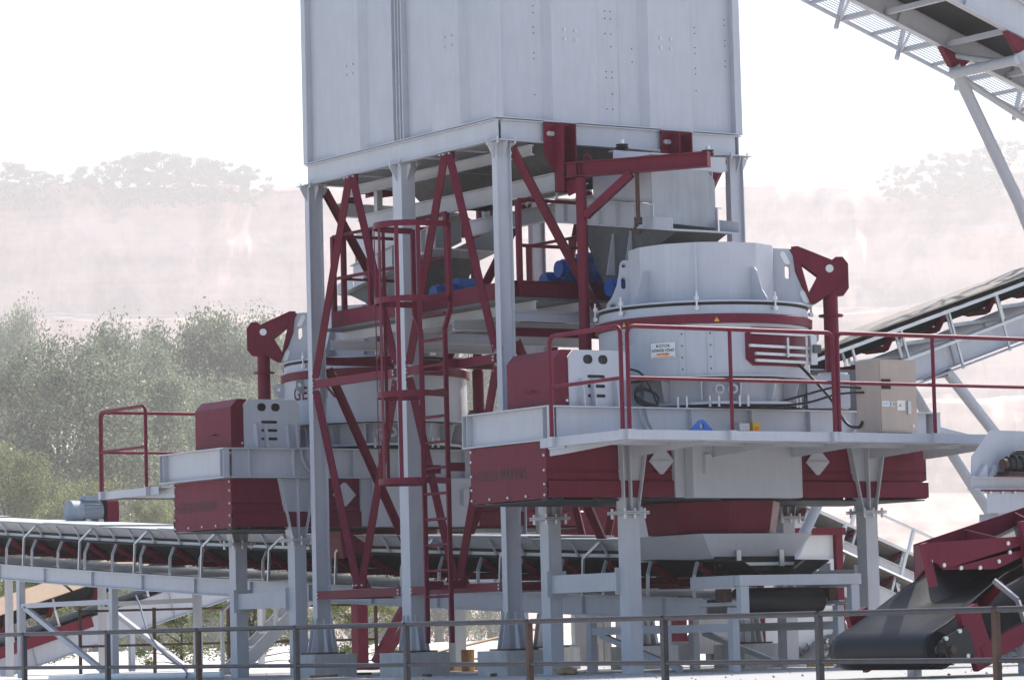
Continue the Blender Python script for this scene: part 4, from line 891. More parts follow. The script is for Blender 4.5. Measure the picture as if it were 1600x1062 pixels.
cable("coiled_cable", lp+[(0.52, -2.0, 3.25), (0.40, -1.9, 3.33)], 0.012, "black", "coil of black cable hung under the nearer crusher's drum")

# ---------------------------------------------------------------- belt conveyors
class Conv:
    def __init__(s, name, label, path, side, width, group="belt conveyors"):
        """path: function s-> point at stringer-top height on the centreline; side: unit vector across"""
        s.p = path; s.sd = Vector(side); s.w = width
        b = path(0.0); s.root = root(name, (b.x, b.y, b.z), label, "conveyor", group)
    def T(s, a, t_, n):
        e = 0.05; d = (s.p(a+e)-s.p(a-e)).normalized(); nr = s.sd.cross(d)
        if nr.z < 0: nr = -nr
        return s.p(a)+s.sd*t_+nr*n
    def strip(s, mb, a0, a1, pts, step=1.0, th=None):
        """sweep closed section pts (t,n) along a0..a1"""
        n = max(1, int(math.ceil((a1-a0)/step))); k = len(pts); vs_ = []
        for i in range(n+1):
            a = a0+(a1-a0)*i/n; vs_ += [s.T(a, t_, q) for t_, q in pts]
        fs_ = [tuple(range(k)), tuple(n*k+i for i in range(k-1, -1, -1))]
        for i in range(n): fs_ += [(i*k+j, i*k+(j+1) % k, (i+1)*k+(j+1) % k, (i+1)*k+j) for j in range(k)]
        mb._add(vs_, fs_); return mb
    def stringers(s, a0, a1, h, b, mat="grey", stiff=2.0):
        for sg in (-1, 1):
            t0 = sg*s.w/2; sec = [(t0+q[0], -h/2+q[1]) for q in Isec(h, b, 0.01, 0.014)]
            st_ = s.strip(MB(), a0, a1, sec).build("stringer", mat, s.root)
            for k in range(1, int((a1-a0)/stiff)+1):
                a = a0+k*stiff-stiff/2; q = MB(); s.strip(q, a, a+0.012, [(t0-b/2+0.004, -h+0.015), (t0+b/2-0.004, -h+0.015), (t0+b/2-0.004, -0.015), (t0-b/2+0.004, -0.015)]); q.pieces("stiffener", mat, st_)
    def trough(s, a0, a1, mat="rubber", n0=0.21, n1=0.40, th=0.014):
        w_ = s.w/2-0.08; c = s.w*0.19
        s.strip(MB(), a0, a1, [(-w_, n1), (-c, n0), (c, n0), (w_, n1), (w_, n1+th), (c, n0+th), (-c, n0+th), (-w_, n1+th)]).build("carrying_belt", mat, s.root)
    def ret(s, a0, a1, n=-0.1, mat="rubber"):
        w_ = s.w/2-0.12; s.strip(MB(), a0, a1, [(-w_, n), (w_, n), (w_, n+0.012), (-w_, n+0.012)]).build("return_belt", mat, s.root)
    def idlers(s, a0, a1, sp_, n0=0.21, n1=0.40, post="galv", roller="red"):
        k = int((a1-a0)/sp_)+1; c = s.w*0.19; w_ = s.w/2-0.05
        for i in range(k):
            a = a0+i*sp_; f_ = MB()
            for sg in (-1, 1):
                pts = [s.T(a, sg*(s.w/2+0.02), 0.02), s.T(a, sg*(s.w/2+0.02), n1*0.62), s.T(a+0.06, sg*(w_-0.02), n1-0.01)]
                for p_, q in zip(pts, pts[1:]): f_.beam(p_, q, Rsec(0.035, 0.03), (0.3, 0.9, 0.1))
            f_.beam(s.T(a, -s.w/2-0.02, 0.03), s.T(a, s.w/2+0.02, 0.03), Rsec(0.05, 0.05))
            fr = f_.build("idler_frame", post, s.root)
            for (t0, q0, t1, q1) in ((-w_+0.03, n1-0.045, -c-0.02, n0-0.05), (-c+0.01, n0-0.055, c-0.01, n0-0.055), (w_-0.03, n1-0.045, c+0.02, n0-0.05)):
                MB().tube([s.T(a+0.04, t0, q0), s.T(a+0.04, t1, q1)], 0.045, 10).build("roller", roller, fr, 40)
    def pulley(s, a, n, r, mat="beltshine"):
        w_ = s.w/2-0.12; p_ = MB().tube([s.T(a, -w_, n), s.T(a, w_, n)], r, 28).build("pulley", mat, s.root, 40)
        q = MB().tube([s.T(a, -s.w/2-0.02, n), s.T(a, s.w/2+0.02, n)], 0.04, 12).build("shaft", "galv", p_, 40)
        return p_
    def legs(s, aa, h, ground=0.0, sec=0.09, mat="grey", spread=0.0):
        for a in aa:
            for sg in (-1, 1):
                q = s.T(a, sg*s.w/2, -h); MB().beam(q, (q.x, q.y, ground), Rsec(sec, sec), (0, 1, 0)).build("support_leg", mat, s.root)

# main collecting conveyor below both crushers
def mpath(a):
    y = -2.75+a; return Vector((1.83, y, 0.655+0.043*y+0.0007*y*y+0.235))
mc = Conv("main_conveyor", "long belt conveyor with flared skirt covers running below both crushers", mpath, (1, 0, 0), 1.36)
mc.stringers(0.55, 21.5, 0.235, 0.10, stiff=1.55); mc.trough(0.0, 21.0); mc.ret(0.2, 21.0, -0.06); mc.idlers(0.75, 20.5, 0.87)
mc.pulley(0.15, -0.03, 0.145); mc.pulley(21.0, 0.12, 0.2)
for sg in (-1, 1):
    q = MB(); mc.strip(q, 2.3, 21.2, [(sg*0.43, 0.41), (sg*0.45, 0.41), (sg*0.45, 0.52), (sg*0.43, 0.52)]); q.build("rubber_skirt", "rubber", mc.root)
    q = MB(); mc.strip(q, 2.3, 21.2, [(sg*0.452, 0.425), (sg*0.47, 0.425), (sg*0.47, 0.465), (sg*0.452, 0.465)]); q.build("clamp_strip", "galv", mc.root)
k = 0; a = 2.4
while a < 21:
    l = 1.85+0.25*((k*7) % 3-1)*0.5; dn = 0.012*((k*5) % 3-1)
    for sg in (-1, 1):
        q = MB(); mc.strip(q, a, a+l-0.02, [(sg*0.44, 0.50), (sg*0.446, 0.50), (sg*(0.60+dn), 0.63+dn), (sg*(0.594+dn), 0.635+dn)], 2.5); q.build("skirt_board", "grey", mc.root)
        for u in (0.3, 0.9, 1.5):
            MB().beam(mc.T(a+u, sg*0.475, 0.43), mc.T(a+u, sg*0.598, 0.62), Rsec(0.012, 0.035), (0, 1, 0)).build("skirt_rib", "grey", mc.root)
    q = MB(); mc.strip(q, a, a+l-0.03, [(-0.62-dn, 0.64+dn), (0.62, 0.64+dn), (0.62, 0.652+dn), (-0.62-dn, 0.652+dn)], 2.5); q.build("cover_plate", "galv", mc.root)
    MB().beam(mc.T(a+0.5, -0.70, 0.0), mc.T(a+0.48, -0.70, 0.42), Rsec(0.03, 0.03), (0, 1, 0)).build("cover_arm", "galv", mc.root)
    MB().beam(mc.T(a+0.48, -0.70, 0.42), mc.T(a+0.30, -0.60, 0.60), Rsec(0.03, 0.03)).build("cover_arm", "galv", mc.root)
    a += l; k += 1
# tail frame and feed boot
for x in (1.02, 2.64): MB().box(x-0.05, x+0.05, -2.93, -2.15, 0.90, 1.03).build("tail_frame", "grey", mc.root)
MB().box(0.98, 2.66, -3.03, -2.935, 0.915, 1.03).build("tail_frame", "grey", mc.root)
for x in (1.05, 2.58): MB().box(x-0.055, x+0.055, -3.02, -2.94, 0.55, 0.912).build("tail_post", "grey", mc.root)
for x in (1.10, 2.56):
    MB().box(x-0.04, x+0.04, -2.8, -2.3, 0.70, 0.745).build("bearing_rail", "grey", mc.root); MB().box(x-0.07, x+0.03, -2.68, -2.52, 0.746, 0.89).build("bearing_block", "rust", mc.root)
    MB().tube([(x-0.05, -2.95, 0.715), (x-0.05, -2.2, 0.715)], 0.014, 8).build("take_up_rod", "bolt", mc.root, 50)
def boot():
    t0 = [(1.03, -2.32), (2.56, -2.32), (2.56, -0.55), (1.03, -0.55)]; b0 = [(1.25, -2.2), (2.36, -2.2), (2.36, -0.6), (1.25, -0.6)]
    for i in range(4):
        j = (i+1) % 4; q = MB(); a0, a1, c1, c0 = V(*t0[i], 1.50), V(*t0[j], 1.50), V(*b0[j], 1.23), V(*b0[i], 1.23)
        nn = (a1-a0).cross(c0-a0).normalized()*0.008
        q._add([a0, a1, c1, c0, a0+nn, a1+nn, c1+nn, c0+nn], [(0, 1, 2, 3), (7, 6, 5, 4), (0, 4, 5, 1), (1, 5, 6, 2), (2, 6, 7, 3), (3, 7, 4, 0)]); q.build("boot_wall", "grey", mc.root)
boot()
MB().box(1.25, 2.36, -2.245, -2.23, 1.09, 1.25).build("boot_rubber", "rubber", mc.root); MB().box(1.30, 2.34, -2.26, -2.247, 1.15, 1.185).build("boot_clamp", "galv", mc.root)
for x in (1.55, 2.15): MB().box(x-0.03, x+0.03, -2.285, -2.262, 1.14, 1.32).build("boot_bracket", "galv", mc.root)
for yy in (14.94, 11.92, 18.2): mc.legs([yy+2.75], 0.235, 0.0, 0.10)
for x in (1.15, 2.51):
    MB().beam((x, 14.9, 1.08), (x, 11.96, 1.08), Rsec(0.07, 0.07)).build("leg_tie", "grey", mc.root)
    MB().beam((x, 14.8, 1.05), (x, 12.3, 0.1), Rsec(0.07, 0.07)).build("leg_brace", "grey", mc.root)
for x in (1.10, 2.56):
    MB().box(x-0.045, x+0.045, -2.78, -2.69, 0.0, 0.69).build("support_leg", "grey", mc.root)
    MB().beam((x, -2.69, 0.47), (x, -0.1, 0.47), Rsec(0.07, 0.09)).build("leg_tie", "grey", mc.root)
    MB().beam((x, -0.25, 0.42), (x, -1.75, 0.03), Rsec(0.06, 0.06)).build("leg_brace", "grey", mc.root)
    MB().box(x-0.045, x+0.045, -0.1, -0.01, 0.0, 0.64).build("support_leg", "grey", mc.root)

# drive motor of the main conveyor
mo = root("conveyor_motor", (2.9, 15.2, 2.3), "grey electric motor with red belt guard on the conveyor at the left", "motor")
MX, MY, MZ = 2.35, 15.55, 2.52
MB().tube([(MX+0.10, MY, MZ), (MX+0.44, MY, MZ)], 0.165, 22).build("motor_body", "motorgrey", mo, 40)
MB().tube([(MX-0.10, MY, MZ), (MX-0.08, MY, MZ), (MX+0.10, MY, MZ)], [0.15, 0.175, 0.175], 22).build("fan_cover", "motorgrey", mo, 40)
q = MB()
for k in range(20):
    an = k/20*2*math.pi; q.beam((MX+0.12, MY+0.175*math.cos(an), MZ+0.175*math.sin(an)), (MX+0.42, MY+0.175*math.cos(an), MZ+0.175*math.sin(an)), Rsec(0.008, 0.03), (0, math.cos(an), math.sin(an)))
q.build("cooling_fins", "motorgrey", mo, kind="stuff")
MB().box(MX+0.15, MX+0.38, MY-0.12, MY+0.12, MZ+0.165, MZ+0.25).build("terminal_box", "motorgrey", mo)
for x in (MX+0.12, MX+0.34): MB().box(x, x+0.09, MY-0.17, MY+0.17, MZ-0.22, MZ-0.12).build("motor_foot", "galv", mo)
cap = [(0.17*math.sin(a), 0.06+0.17*math.cos(a)) for a in [math.pi*(k/10-0.5) for k in range(11)]]+[(0.17*math.sin(a), -0.2+0.0*math.cos(a)) for a in (math.pi/2, -math.pi/2)]
MB().prism([(a*1.15, b*1.15) for a, b in cap], lambda a, b, t_: (MX+0.48+t_, MY+a, MZ+0.02+b), 0.0, 0.20).build("guard", "red", mo)
MB().prism([(a, b*0.96) for a, b in cap], lambda a, b, t_: (MX+0.474+t_, MY+a, MZ+0.03+b), 0.0, 0.005).build("guard_opening", "black", mo)
MB().box(MX-0.1, MX+0.72, MY-0.25, MY+0.25, MZ-0.26, MZ-0.221).build("base_plate", "galv", mo)
for y in (MY-0.2, MY+0.2): MB().beam((2.51, y, MZ-0.26), (2.51, y, 1.6), Rsec(0.07, 0.07), (0, 1, 0)).build("base_leg", "grey", mo)

# front conveyor with loading hopper, close behind the pipe railing
SL = math.atan(0.385)
FYC, FWB = -10.12, 1.24
def fpath(a): return Vector((-2.79+a*math.cos(SL), FYC, 0.087+a*math.sin(SL)))
fc = Conv("feed_conveyor", "wide black belt tail of a red framed conveyor close behind the pipe railing", fpath, (0, 1, 0), FWB+0.24)
HWD = FWB/2+0.10
pl_ = MB().tube([fc.T(0.0, -FWB/2+0.03, 0.16), fc.T(0.0, FWB/2-0.03, 0.16)], 0.15, 28).build("pulley", "rubber", fc.root, 40)
MB().tube([fc.T(0, -HWD-0.03, 0.16), fc.T(0, HWD+0.03, 0.16)], 0.04, 12).build("shaft", "galv", pl_, 40)
vs_, fs_ = [], []; NS, NT = 24, 24
for i in range(-9, NS+1):
    for j in range(NT+1):
        t_ = (j/NT-0.5)*FWB
        if i <= 0:
            an = math.pi/2+math.pi*(-i)/9; q = fc.T(0, t_, 0.16+0.165*math.sin(an))+(fc.T(1, t_, 0)-fc.T(0, t_, 0))*(0.165*math.cos(an))
        else:
            a = i*0.16; k = min(1.0, a/1.1); k = k*k*(3-2*k); e = max(0.0, abs(t_)-0.22); e = e-0.05*(1-math.exp(-e*30))
            q = fc.T(a, t_*(1-0.12*k), 0.325+k*(e*0.55-0.05)+0.006*math.sin(a*5)*k)
        vs_.append(q)
for i in range(NS+9):
    for j in range(NT): b_ = i*(NT+1)+j; fs_.append((b_, b_+1, b_+NT+2, b_+NT+1))
bl = MB()._add(vs_, fs_).build("carrying_belt", "beltshine", fc.root, 60)
md = bl.modifiers.new("t", 'SOLIDIFY'); md.thickness = 0.012
q = MB(); fc.strip(q, 0.0, 3.8, [(-0.6, -0.005), (0.6, -0.005), (0.6, 0.007), (-0.6, 0.007)]); q.build("return_belt", "rubber", fc.root)
for sg in (-1, 1):
    q = MB(); fc.strip(q, 0.30, 3.9, [(sg*HWD+u, -0.02+v) for u, v in Csec(0.16, 0.07, 0.01)]); q.build("stringer", "red", fc.root)
    q = MB(); t0 = sg*HWD
    fc.strip(q, 0.20, 0.42, [(t0-0.03, -0.12), (t0+0.03, -0.12), (t0+0.03, 0.40), (t0-0.03, 0.40)]); q.build("tail_plate", "red", fc.root)
    c_ = fc.T(0, sg*(HWD-0.01), 0.16); brg = MB().tube([c_-V(0, 0.05, 0), c_+V(0, 0.05, 0)], 0.085, 14).build("bearing", "black", fc.root, 40)
    q = MB(); fc.strip(q, -0.05, 0.22, [(t0-0.05, 0.04), (t0-0.02, 0.04), (t0-0.02, 0.28), (t0-0.05, 0.28)]); q.build("bearing_plate", "black", brg)
    q = MB()
    for da, dn in ((-0.03, 0.06), (0.13, 0.05), (-0.03, 0.27), (0.13, 0.27)): c_ = fc.T(da, sg*(HWD+0.04), dn); q.bolt(c_, (0, sg, 0), 0.02, 0.02)
    q.build("bolts", "bolt", fc.root, kind="stuff")
    c_ = fc.T(0, sg*(HWD+0.04), 0.16); MB().tube([c_, c_+V(0, sg*0.03, 0)], 0.035, 12).build("shaft_end", "rust", fc.root, 40)
for a in (0.85, 1.75, 2.65):
    for sg in (-1, 1):
        q = MB(); pts = [fc.T(a, sg*(HWD+0.02), 0.06), fc.T(a, sg*(HWD+0.02), 0.26), fc.T(a-0.08, sg*(HWD-0.10), 0.47)]
        for p_, r_ in zip(pts, pts[1:]): q.beam(p_, r_, Rsec(0.05, 0.02), (1, 0, 0.2))
        q.build("idler_post", "galv", fc.root)
        MB().tube([fc.T(a, sg*0.58, 0.40), fc.T(a, sg*0.25, 0.215)], 0.05, 12).build("roller", "red", fc.root, 40)
    MB().tube([fc.T(a, -0.22, 0.21), fc.T(a, 0.22, 0.21)], 0.05, 12).build("roller", "red", fc.root, 40)
for a in (0.8, 3.0):
    for sg in (-1, 1): q = fc.T(a, sg*HWD, -0.10); MB().beam(q, (q.x, q.y, 0), Rsec(0.09, 0.09), (0, 1, 0)).build("support_leg", "red" if a > 1 else "grey", fc.root)
hp_ = root("loading_hopper", (-2.2, FYC, 0.8), "dark red steel loading hopper above the wide black belt", "hopper")
Mx = lambda x, z: (x*0.84-3.51, 0.069+0.84*z)
NWY, FWY = -10.76, -9.48
MB().prism([Mx(*q) for q in ((0.53, 1.245), (2.9, 1.36), (2.9, 1.45), (2.2, 1.20), (1.86, 1.10), (1.52, 0.985), (0.83, 0.985), (0.75, 1.05), (0.60, 1.10))], lambda a, b, t_: (a, NWY+t_, b), -0.012, 0.0).build("near_wall", "red", hp_)
for (a0, b0), (a1, b1), w_ in (((0.55, 1.245), (0.66, 0.82), 0.06), ((1.87, 1.46), (1.98, 0.62), 0.09)):
    p0, p1 = Mx(a0, b0), Mx(a1, b1); MB().beam((p0[0], NWY-0.04, p0[1]), (p1[0], NWY-0.04, p1[1]), Rsec(w_, 0.05), (0, 1, 0)).build("corner_post", "red", hp_)
MB().prism([(-2.03, 1.147), (0.2, 1.70), (0.2, 1.4), (-2.03, 0.80)], lambda a, b, t_: (a, FWY+t_, b), 0, 0.012).build("far_wall", "red", hp_)
MB()._add([(-3.04, NWY, 1.107), (-2.03, FWY, 1.14), (-2.03, FWY, 0.83), (-3.0, NWY, 0.92), (-3.025, NWY, 1.107), (-2.015, FWY, 1.14), (-2.015, FWY, 0.83), (-2.985, NWY, 0.92)], [(0, 1, 2, 3), (7, 6, 5, 4), (0, 4, 5, 1), (1, 5, 6, 2), (2, 6, 7, 3), (3, 7, 4, 0)]).build("end_wall", "red", hp_)
for x in (-1.45, -0.85):
    z1 = 1.147+(x+2.03)*0.248-0.015; MB()._add([(x, FWY-0.005, z1), (x-0.15, NWY+0.35, 1.12), (x, FWY-0.005, z1-0.30), (x+0.01, FWY-0.005, z1), (x-0.14, NWY+0.35, 1.12), (x+0.01, FWY-0.005, z1-0.30)], [(0, 1, 2), (5, 4, 3), (0, 3, 4, 1), (1, 4, 5, 2), (2, 5, 3, 0)]).build("wall_stiffener", "red", hp_)
MB()._add([(-1.9, FWY-0.01, 0.98), (0.2, FWY-0.01, 1.5), (0.2, NWY+0.02, 1.22), (-1.9, NWY+0.02, 1.02)], [(0, 1, 2, 3)]).build("inner_chute", "red", hp_)
q = MB()
for x, z in ((0.62, 1.19), (0.66, 1.07), (0.83, 1.03), (1.55, 1.06), (1.68, 1.24), (1.70, 1.15), (1.05, 1.0), (1.3, 1.0)): p0 = Mx(x, z); q.bolt((p0[0], NWY-0.012, p0[1]), (0, -1, 0), 0.018, 0.014, 8)
q.build("bolts", "bolt", hp_, kind="stuff")

# grey drive head at the right edge
dh = root("drive_head", (3.6, -4.8, 0.0), "grey angular conveyor drive head with small dark motor beyond the walkway's end", "drive head")
NY, FY = -5.1, -4.5
for y, x0 in ((NY, 0.0), (FY, 0.75)):
    MB().prism([(2.50+x0, 1.99), (2.52+x0, 2.20), (2.79+x0, 2.48), (5.6, 2.44), (5.6, 1.99)], lambda a, b, t_: (a, y+t_, b), 0, 0.014).build("side_plate", "grey", dh)
for y, x0 in ((NY-0.03, 2.46), (FY+0.02, 3.25)): MB().beam((x0, y, 1.913), (5.6, y, 1.913), Isec(0.135, 0.12)).build("base_beam", "grey", dh)
MB()._add([(2.80, NY+0.02, 2.44), (5.6, NY+0.02, 2.43), (5.6, FY, 2.43), (3.5, FY, 2.44)], [(0, 1, 2, 3)]).build("top_plate", "grey", dh)
MB()._add([(x, y, z) for z in (1.60, 1.842) for x, y in ((2.64, NY-0.07), (5.2, NY-0.07), (5.2, FY), (3.3, FY))], [(0, 3, 2, 1), (4, 5, 6, 7), (0, 1, 5, 4), (1, 2, 6, 5), (2, 3, 7, 6), (3, 0, 4, 7)]).build("chute", "grey", dh); MB().box(2.85, 3.6, NY+0.0, NY+0.3, 1.45, 1.60).build("chute", "grey", dh)
MB().box(2.56, 5.5, NY-0.10, NY-0.071, 1.826, 1.844).build("gasket", "red", dh)
q = MB()
for k in range(9): q.bolt((2.68+k*0.17, NY-0.085, 1.826), (0, 0, -1), 0.018, 0.025)
q.build("bolts", "bolt", dh, kind="stuff")
for x in (2.55, 2.69): MB().prism([(0, 0), (0.13, 0), (0.13, 0.13), (0.10, 0.13)], lambda a, b, t_: (x+a, NY-0.03+t_, 1.984+b), -0.03, 0.028).build("gusset", "grey", dh)
MB().tube([(2.86, NY-0.16, 2.11), (3.5, NY-0.16, 2.11)], 0.085, 18).build("motor_body", "black", dh, 40)
MB().tube([(2.80, NY-0.16, 2.11), (2.86, NY-0.16, 2.11)], 0.06, 16).build("motor_end", "rust", dh, 40)
q = MB()
for k in range(6): q.tube([(2.92+k*0.09, NY-0.16, 2.11), (2.94+k*0.09, NY-0.16, 2.11)], 0.098, 16)
q.pieces("motor_rib", "black", dh, 40)
MB().box(2.80, 3.5, NY-0.26, NY-0.06, 1.994, 2.03).build("motor_foot", "black", dh); MB().box(2.76, 5.5, NY-0.28, NY-0.04, 1.982, 1.993).build("motor_plate", "red", dh)
MB().tube([(2.90, NY-0.2, 2.19), (2.94, NY-0.2, 2.235), (3.7, NY-0.2, 2.24)], 0.03, 8).build("motor_cable", "black", dh, 50)
for x in (4.6, 5.4):
    for y in (FY, NY): MB().box(x-0.06, x+0.06, y-0.06, y+0.06, 0, 1.66 if x < 5 else 1.845).build("support_leg", "grey", dh)

# conveyor rising behind the cabinet
SR = math.atan(0.309)
def rpath(a): return Vector((5.0+a*math.cos(SR), 3.02, 3.03+a*math.sin(SR)))
rc = Conv("rising_conveyor", "grey belt conveyor rising to the right behind the beige cabinet, heaped with stone dust", rpath, (0, 1, 0), 1.04)
rc.stringers(0, 8.5, 0.34, 0.10, stiff=1.6); rc.trough(0, 8.4); rc.ret(0, 8.4, -0.15); rc.idlers(0.3, 8.3, 0.95)
q = MB(); rc.strip(q, 0.0, 8.5, [(-0.52, 0.36), (-0.49, 0.36), (-0.49, 0.40), (-0.52, 0.40)]); q.build("side_strip", "galv", rc.root)
vs_, fs_ = [], []; nS = 40
for i in range(nS+1):
    a = 8.4*i/nS; hgt = 0.10+0.05*mnoise.noise(Vector((a*1.9, 2, 1)))
    for j in range(7): u = j/6-0.5; vs_.append(rc.T(a, u*0.80, 0.30+0.22*abs(u)*1.0+hgt*(1-(2*u)**2)+0.06))
for i in range(nS):
    for j in range(6): b_ = i*7+j; fs_.append((b_, b_+1, b_+8, b_+7))
MB()._add(vs_, fs_).build("stone_dust", "spill", rc.root, 60, kind="stuff")
for a in [0.55+0.88*k for k in range(9)]:
    MB().beam(rc.T(a, -0.62, -0.40), rc.T(a, -0.62, 0.37), Rsec(0.03, 0.03), (0, 1, 0)).build("rail_post", "galv", rc.root)
for n in (0.39, -0.02):
    q = MB(); rc.strip(q, 0.2, 8.5, [(-0.64, n-0.018), (-0.61, n-0.018), (-0.61, n+0.018), (-0.64, n+0.018)]); q.build("guard_rail", "galv", rc.root)
q = MB(); rc.strip(q, 0.2, 8.5, [(-0.66, -0.38), (-0.56, -0.38), (-0.56, -0.365), (-0.66, -0.365)]); q.build("kick_strip", "grey", rc.root)
tl = rc.T(3.9, -0.45, -0.36)
MB().tube([tl, tl+V(1.05, 0, -1.05), tl+V(3.1, 0, -3.9)], 0.075, 14).build("tube_leg", "grey", rc.root, 50)
MB().tube([tl+V(0, 0.9, 0), tl+V(3.1, 0.9, -3.9)], 0.075, 14).build("tube_leg", "grey", rc.root, 50)
MB().beam(tl+V(0, -0.1, -0.06), tl+V(0, 1.0, -0.06), Rsec(0.08, 0.08)).build("leg_tie", "grey", rc.root)
MB().tube([tl+V(-1.6, 0, -0.55), tl+V(1.05, 0, -1.05+0.02)], 0.05, 12).build("leg_strut", "grey", rc.root, 50)
MB().tube([tl+V(-1.4, 0, -0.45), tl+V(-3.0, 0.2, -3.2)], 0.07, 12).build("tube_leg", "grey", rc.root, 50)
MB().box(tl.x+2.7, tl.x+3.4, tl.y-0.3, tl.y+1.3, 0.0, max(0.05, tl.z-3.85)).build("leg_foot", "concrete", rc.root)

# gallery conveyor rising to the top of the bin
SG = math.atan(-0.335)
def gpath(a): return Vector((1.6+a*math.cos(SG), 2.18, 11.31+a*math.sin(SG)))
gc = Conv("gallery_conveyor", "overhead conveyor gallery seen from below at the upper right", gpath, (0, 1, 0), 1.36)
gc.stringers(0, 30.0, 0.46, 0.12, stiff=2.1); gc.trough(0, 30, n0=0.12, n1=0.32); gc.ret(0, 30, -0.2)
GA = [0.4+1.12*k for k in range(26)]
for a in GA:
    MB().beam(gc.T(a, -0.66, -0.43), gc.T(a, 0.66, -0.43), Lsec(0.07, 0.07, 0.01)).build("cross_member", "grey", gc.root)
    MB().beam(gc.T(a, 0.70, -0.36), gc.T(a, 1.62, -0.36), Lsec(0.06, 0.07, 0.008)).build("walkway_bracket", "grey", gc.root)
    MB().beam(gc.T(a-0.02, 1.66, -0.47), gc.T(a-0.02, 1.66, 0.75), Rsec(0.05, 0.05), (0, 1, 0)).build("rail_post", "galv", gc.root)
    MB().beam(gc.T(a+0.56, 0.70, -0.34), gc.T(a+0.56, 1.6, -0.34), Lsec(0.04, 0.05, 0.006)).build("walkway_bracket", "grey", gc.root)
    MB().beam(gc.T(a+0.56, 0.72, -0.34), gc.T(a+1.1, 1.6, -0.34), Rsec(0.03, 0.02)).build("walkway_brace", "grey", gc.root)
q = MB(); gc.strip(q, 0, 30, [(1.60, -0.35), (1.64, -0.35), (1.64, -0.30), (1.60, -0.30)]); q.build("walkway_edge", "grey", gc.root)
for n in (0.72, 0.25): q = MB(); gc.strip(q, 0, 30, [(1.645, n), (1.675, n), (1.675, n+0.03), (1.645, n+0.03)]); q.build("hand_rail", "galv", gc.root)
q = MB()
for k in range(13): t_ = 0.72+k*0.07; gc.strip(q, 0, 30, [(t_, -0.29), (t_+0.004, -0.29), (t_+0.004, -0.275), (t_, -0.275)], 7)
q.build("grating", "galv", gc.root, kind="stuff")
q = MB(); gc.strip(q, 0, 30, [(-0.64, -0.03), (0.64, -0.03), (0.64, -0.02), (-0.64, -0.02)], 7); q.build("belly_plate", "darkgrey", gc.root)
for sg in (-1, 1):
    q = MB(); gc.strip(q, 0, 30, [(sg*0.66, -0.01), (sg*0.668, -0.01), (sg*0.668, 0.40), (sg*0.66, 0.40)], 7); q.build("side_sheet", "grey", gc.root)
aL = 8.4
for sg in (-1, 1):
    q = gc.T(24.0, sg*0.66, -0.47); MB().tube([q, V(q.x+0.4, q.y, 0)], 0.085, 14).build("tube_leg", "grey", gc.root, 50)
    tp = gc.T(aL, sg*0.66, -0.47)
    MB().prism([(-0.25, 0), (0.25, 0), (0.08, -0.2), (-0.08, -0.2)], lambda a, b, t_: (tp.x+a, tp.y+t_, tp.z+b-0.335*a), -0.05, 0.05).build("leg_shoe", "red", gc.root)
    MB().tube([tp+V(0, 0, -0.17), tp+V(1.08, 0, -1.98), V(tp.x+4.2, tp.y, 0)], 0.085, 14).build("tube_leg", "grey", gc.root, 50)
    MB().tube([tp+V(0.1, 0, -0.32), tp+V(3.4, 0, -1.75)], 0.05, 12).build("leg_strut", "grey", gc.root, 50)
MB().tube([gc.T(aL+0.05, -0.68, -0.75), gc.T(aL+0.05, 0.66, -0.75)], 0.07, 14).build("leg_tie", "grey", gc.root, 50)
MB().tube([gc.T(aL, 0.66, -0.5), gc.T(aL+1.2, -0.66, -0.46)], 0.04, 10).build("plan_brace", "grey", gc.root, 50)
gc.pulley(0.0, 0.05, 0.25)
for x in (1.0, 2.6): MB().beam((x, 1.5, 8.75), (x, 1.5, 10.9), Rsec(0.12, 0.12), (0, 1, 0)).build("bin_post", "grey", gc.root); MB().beam((x, 2.86, 8.75), (x, 2.86, 10.9), Rsec(0.12, 0.12), (0, 1, 0)).build("bin_post", "grey", gc.root)

# two stockpile conveyors falling to the right in the background
def back_conv(x0, y, z0, L_, label, sl=0.365):
    an = math.atan(-sl)
    c = Conv("stockpile_conveyor", label, lambda a: Vector((x0+a*math.cos(an), y, z0+a*math.sin(an))), (0, 1, 0), 1.2)
    c.stringers(0, L_, 0.36, 0.10, stiff=2.2); c.trough(0, L_, "dustybelt", n0=0.16, n1=0.27); c.ret(0, L_, -0.12, "dustybelt"); c.idlers(0.4, L_-0.2, 1.05, 0.16, 0.27)
    q = MB(); c.strip(q, 0, L_, [(-0.62, 0.26), (0.3, 0.56), (0.5, 0.30), (0.5, 0.31), (0.3, 0.572), (-0.62, 0.275)], 3); q.build("cover", "white", c.root)
    for a in (2.0, L_-2.0):
        for sg in (-1, 1): b_ = c.T(a, sg*0.6, -0.36); MB().beam(b_, (b_.x, b_.y, 0), Rsec(0.1, 0.1), (0, 1, 0)).build("support_leg", "grey", c.root)
    for k in range(int(L_/1.3)): MB().beam(c.T(0.5+1.3*k, 0.66, 0.0), c.T(0.5+1.3*k, 0.66, 1.1), Rsec(0.05, 0.05), (0, 1, 0)).build("rail_post", "galv", c.root)
    q = MB(); c.strip(q, 0.3, L_, [(0.64, 1.07), (0.68, 1.07), (0.68, 1.11), (0.64, 1.11)]); q.build("hand_rail", "galv", c.root)
    return c
back_conv(8.3, 9.0, 2.55, 7.2, "nearer of two background conveyors falling right, behind the nearer crusher's leg")
back_conv(11.0, 12.0, 3.0, 8.0, "farther of two background conveyors falling right, below the walkway's end")

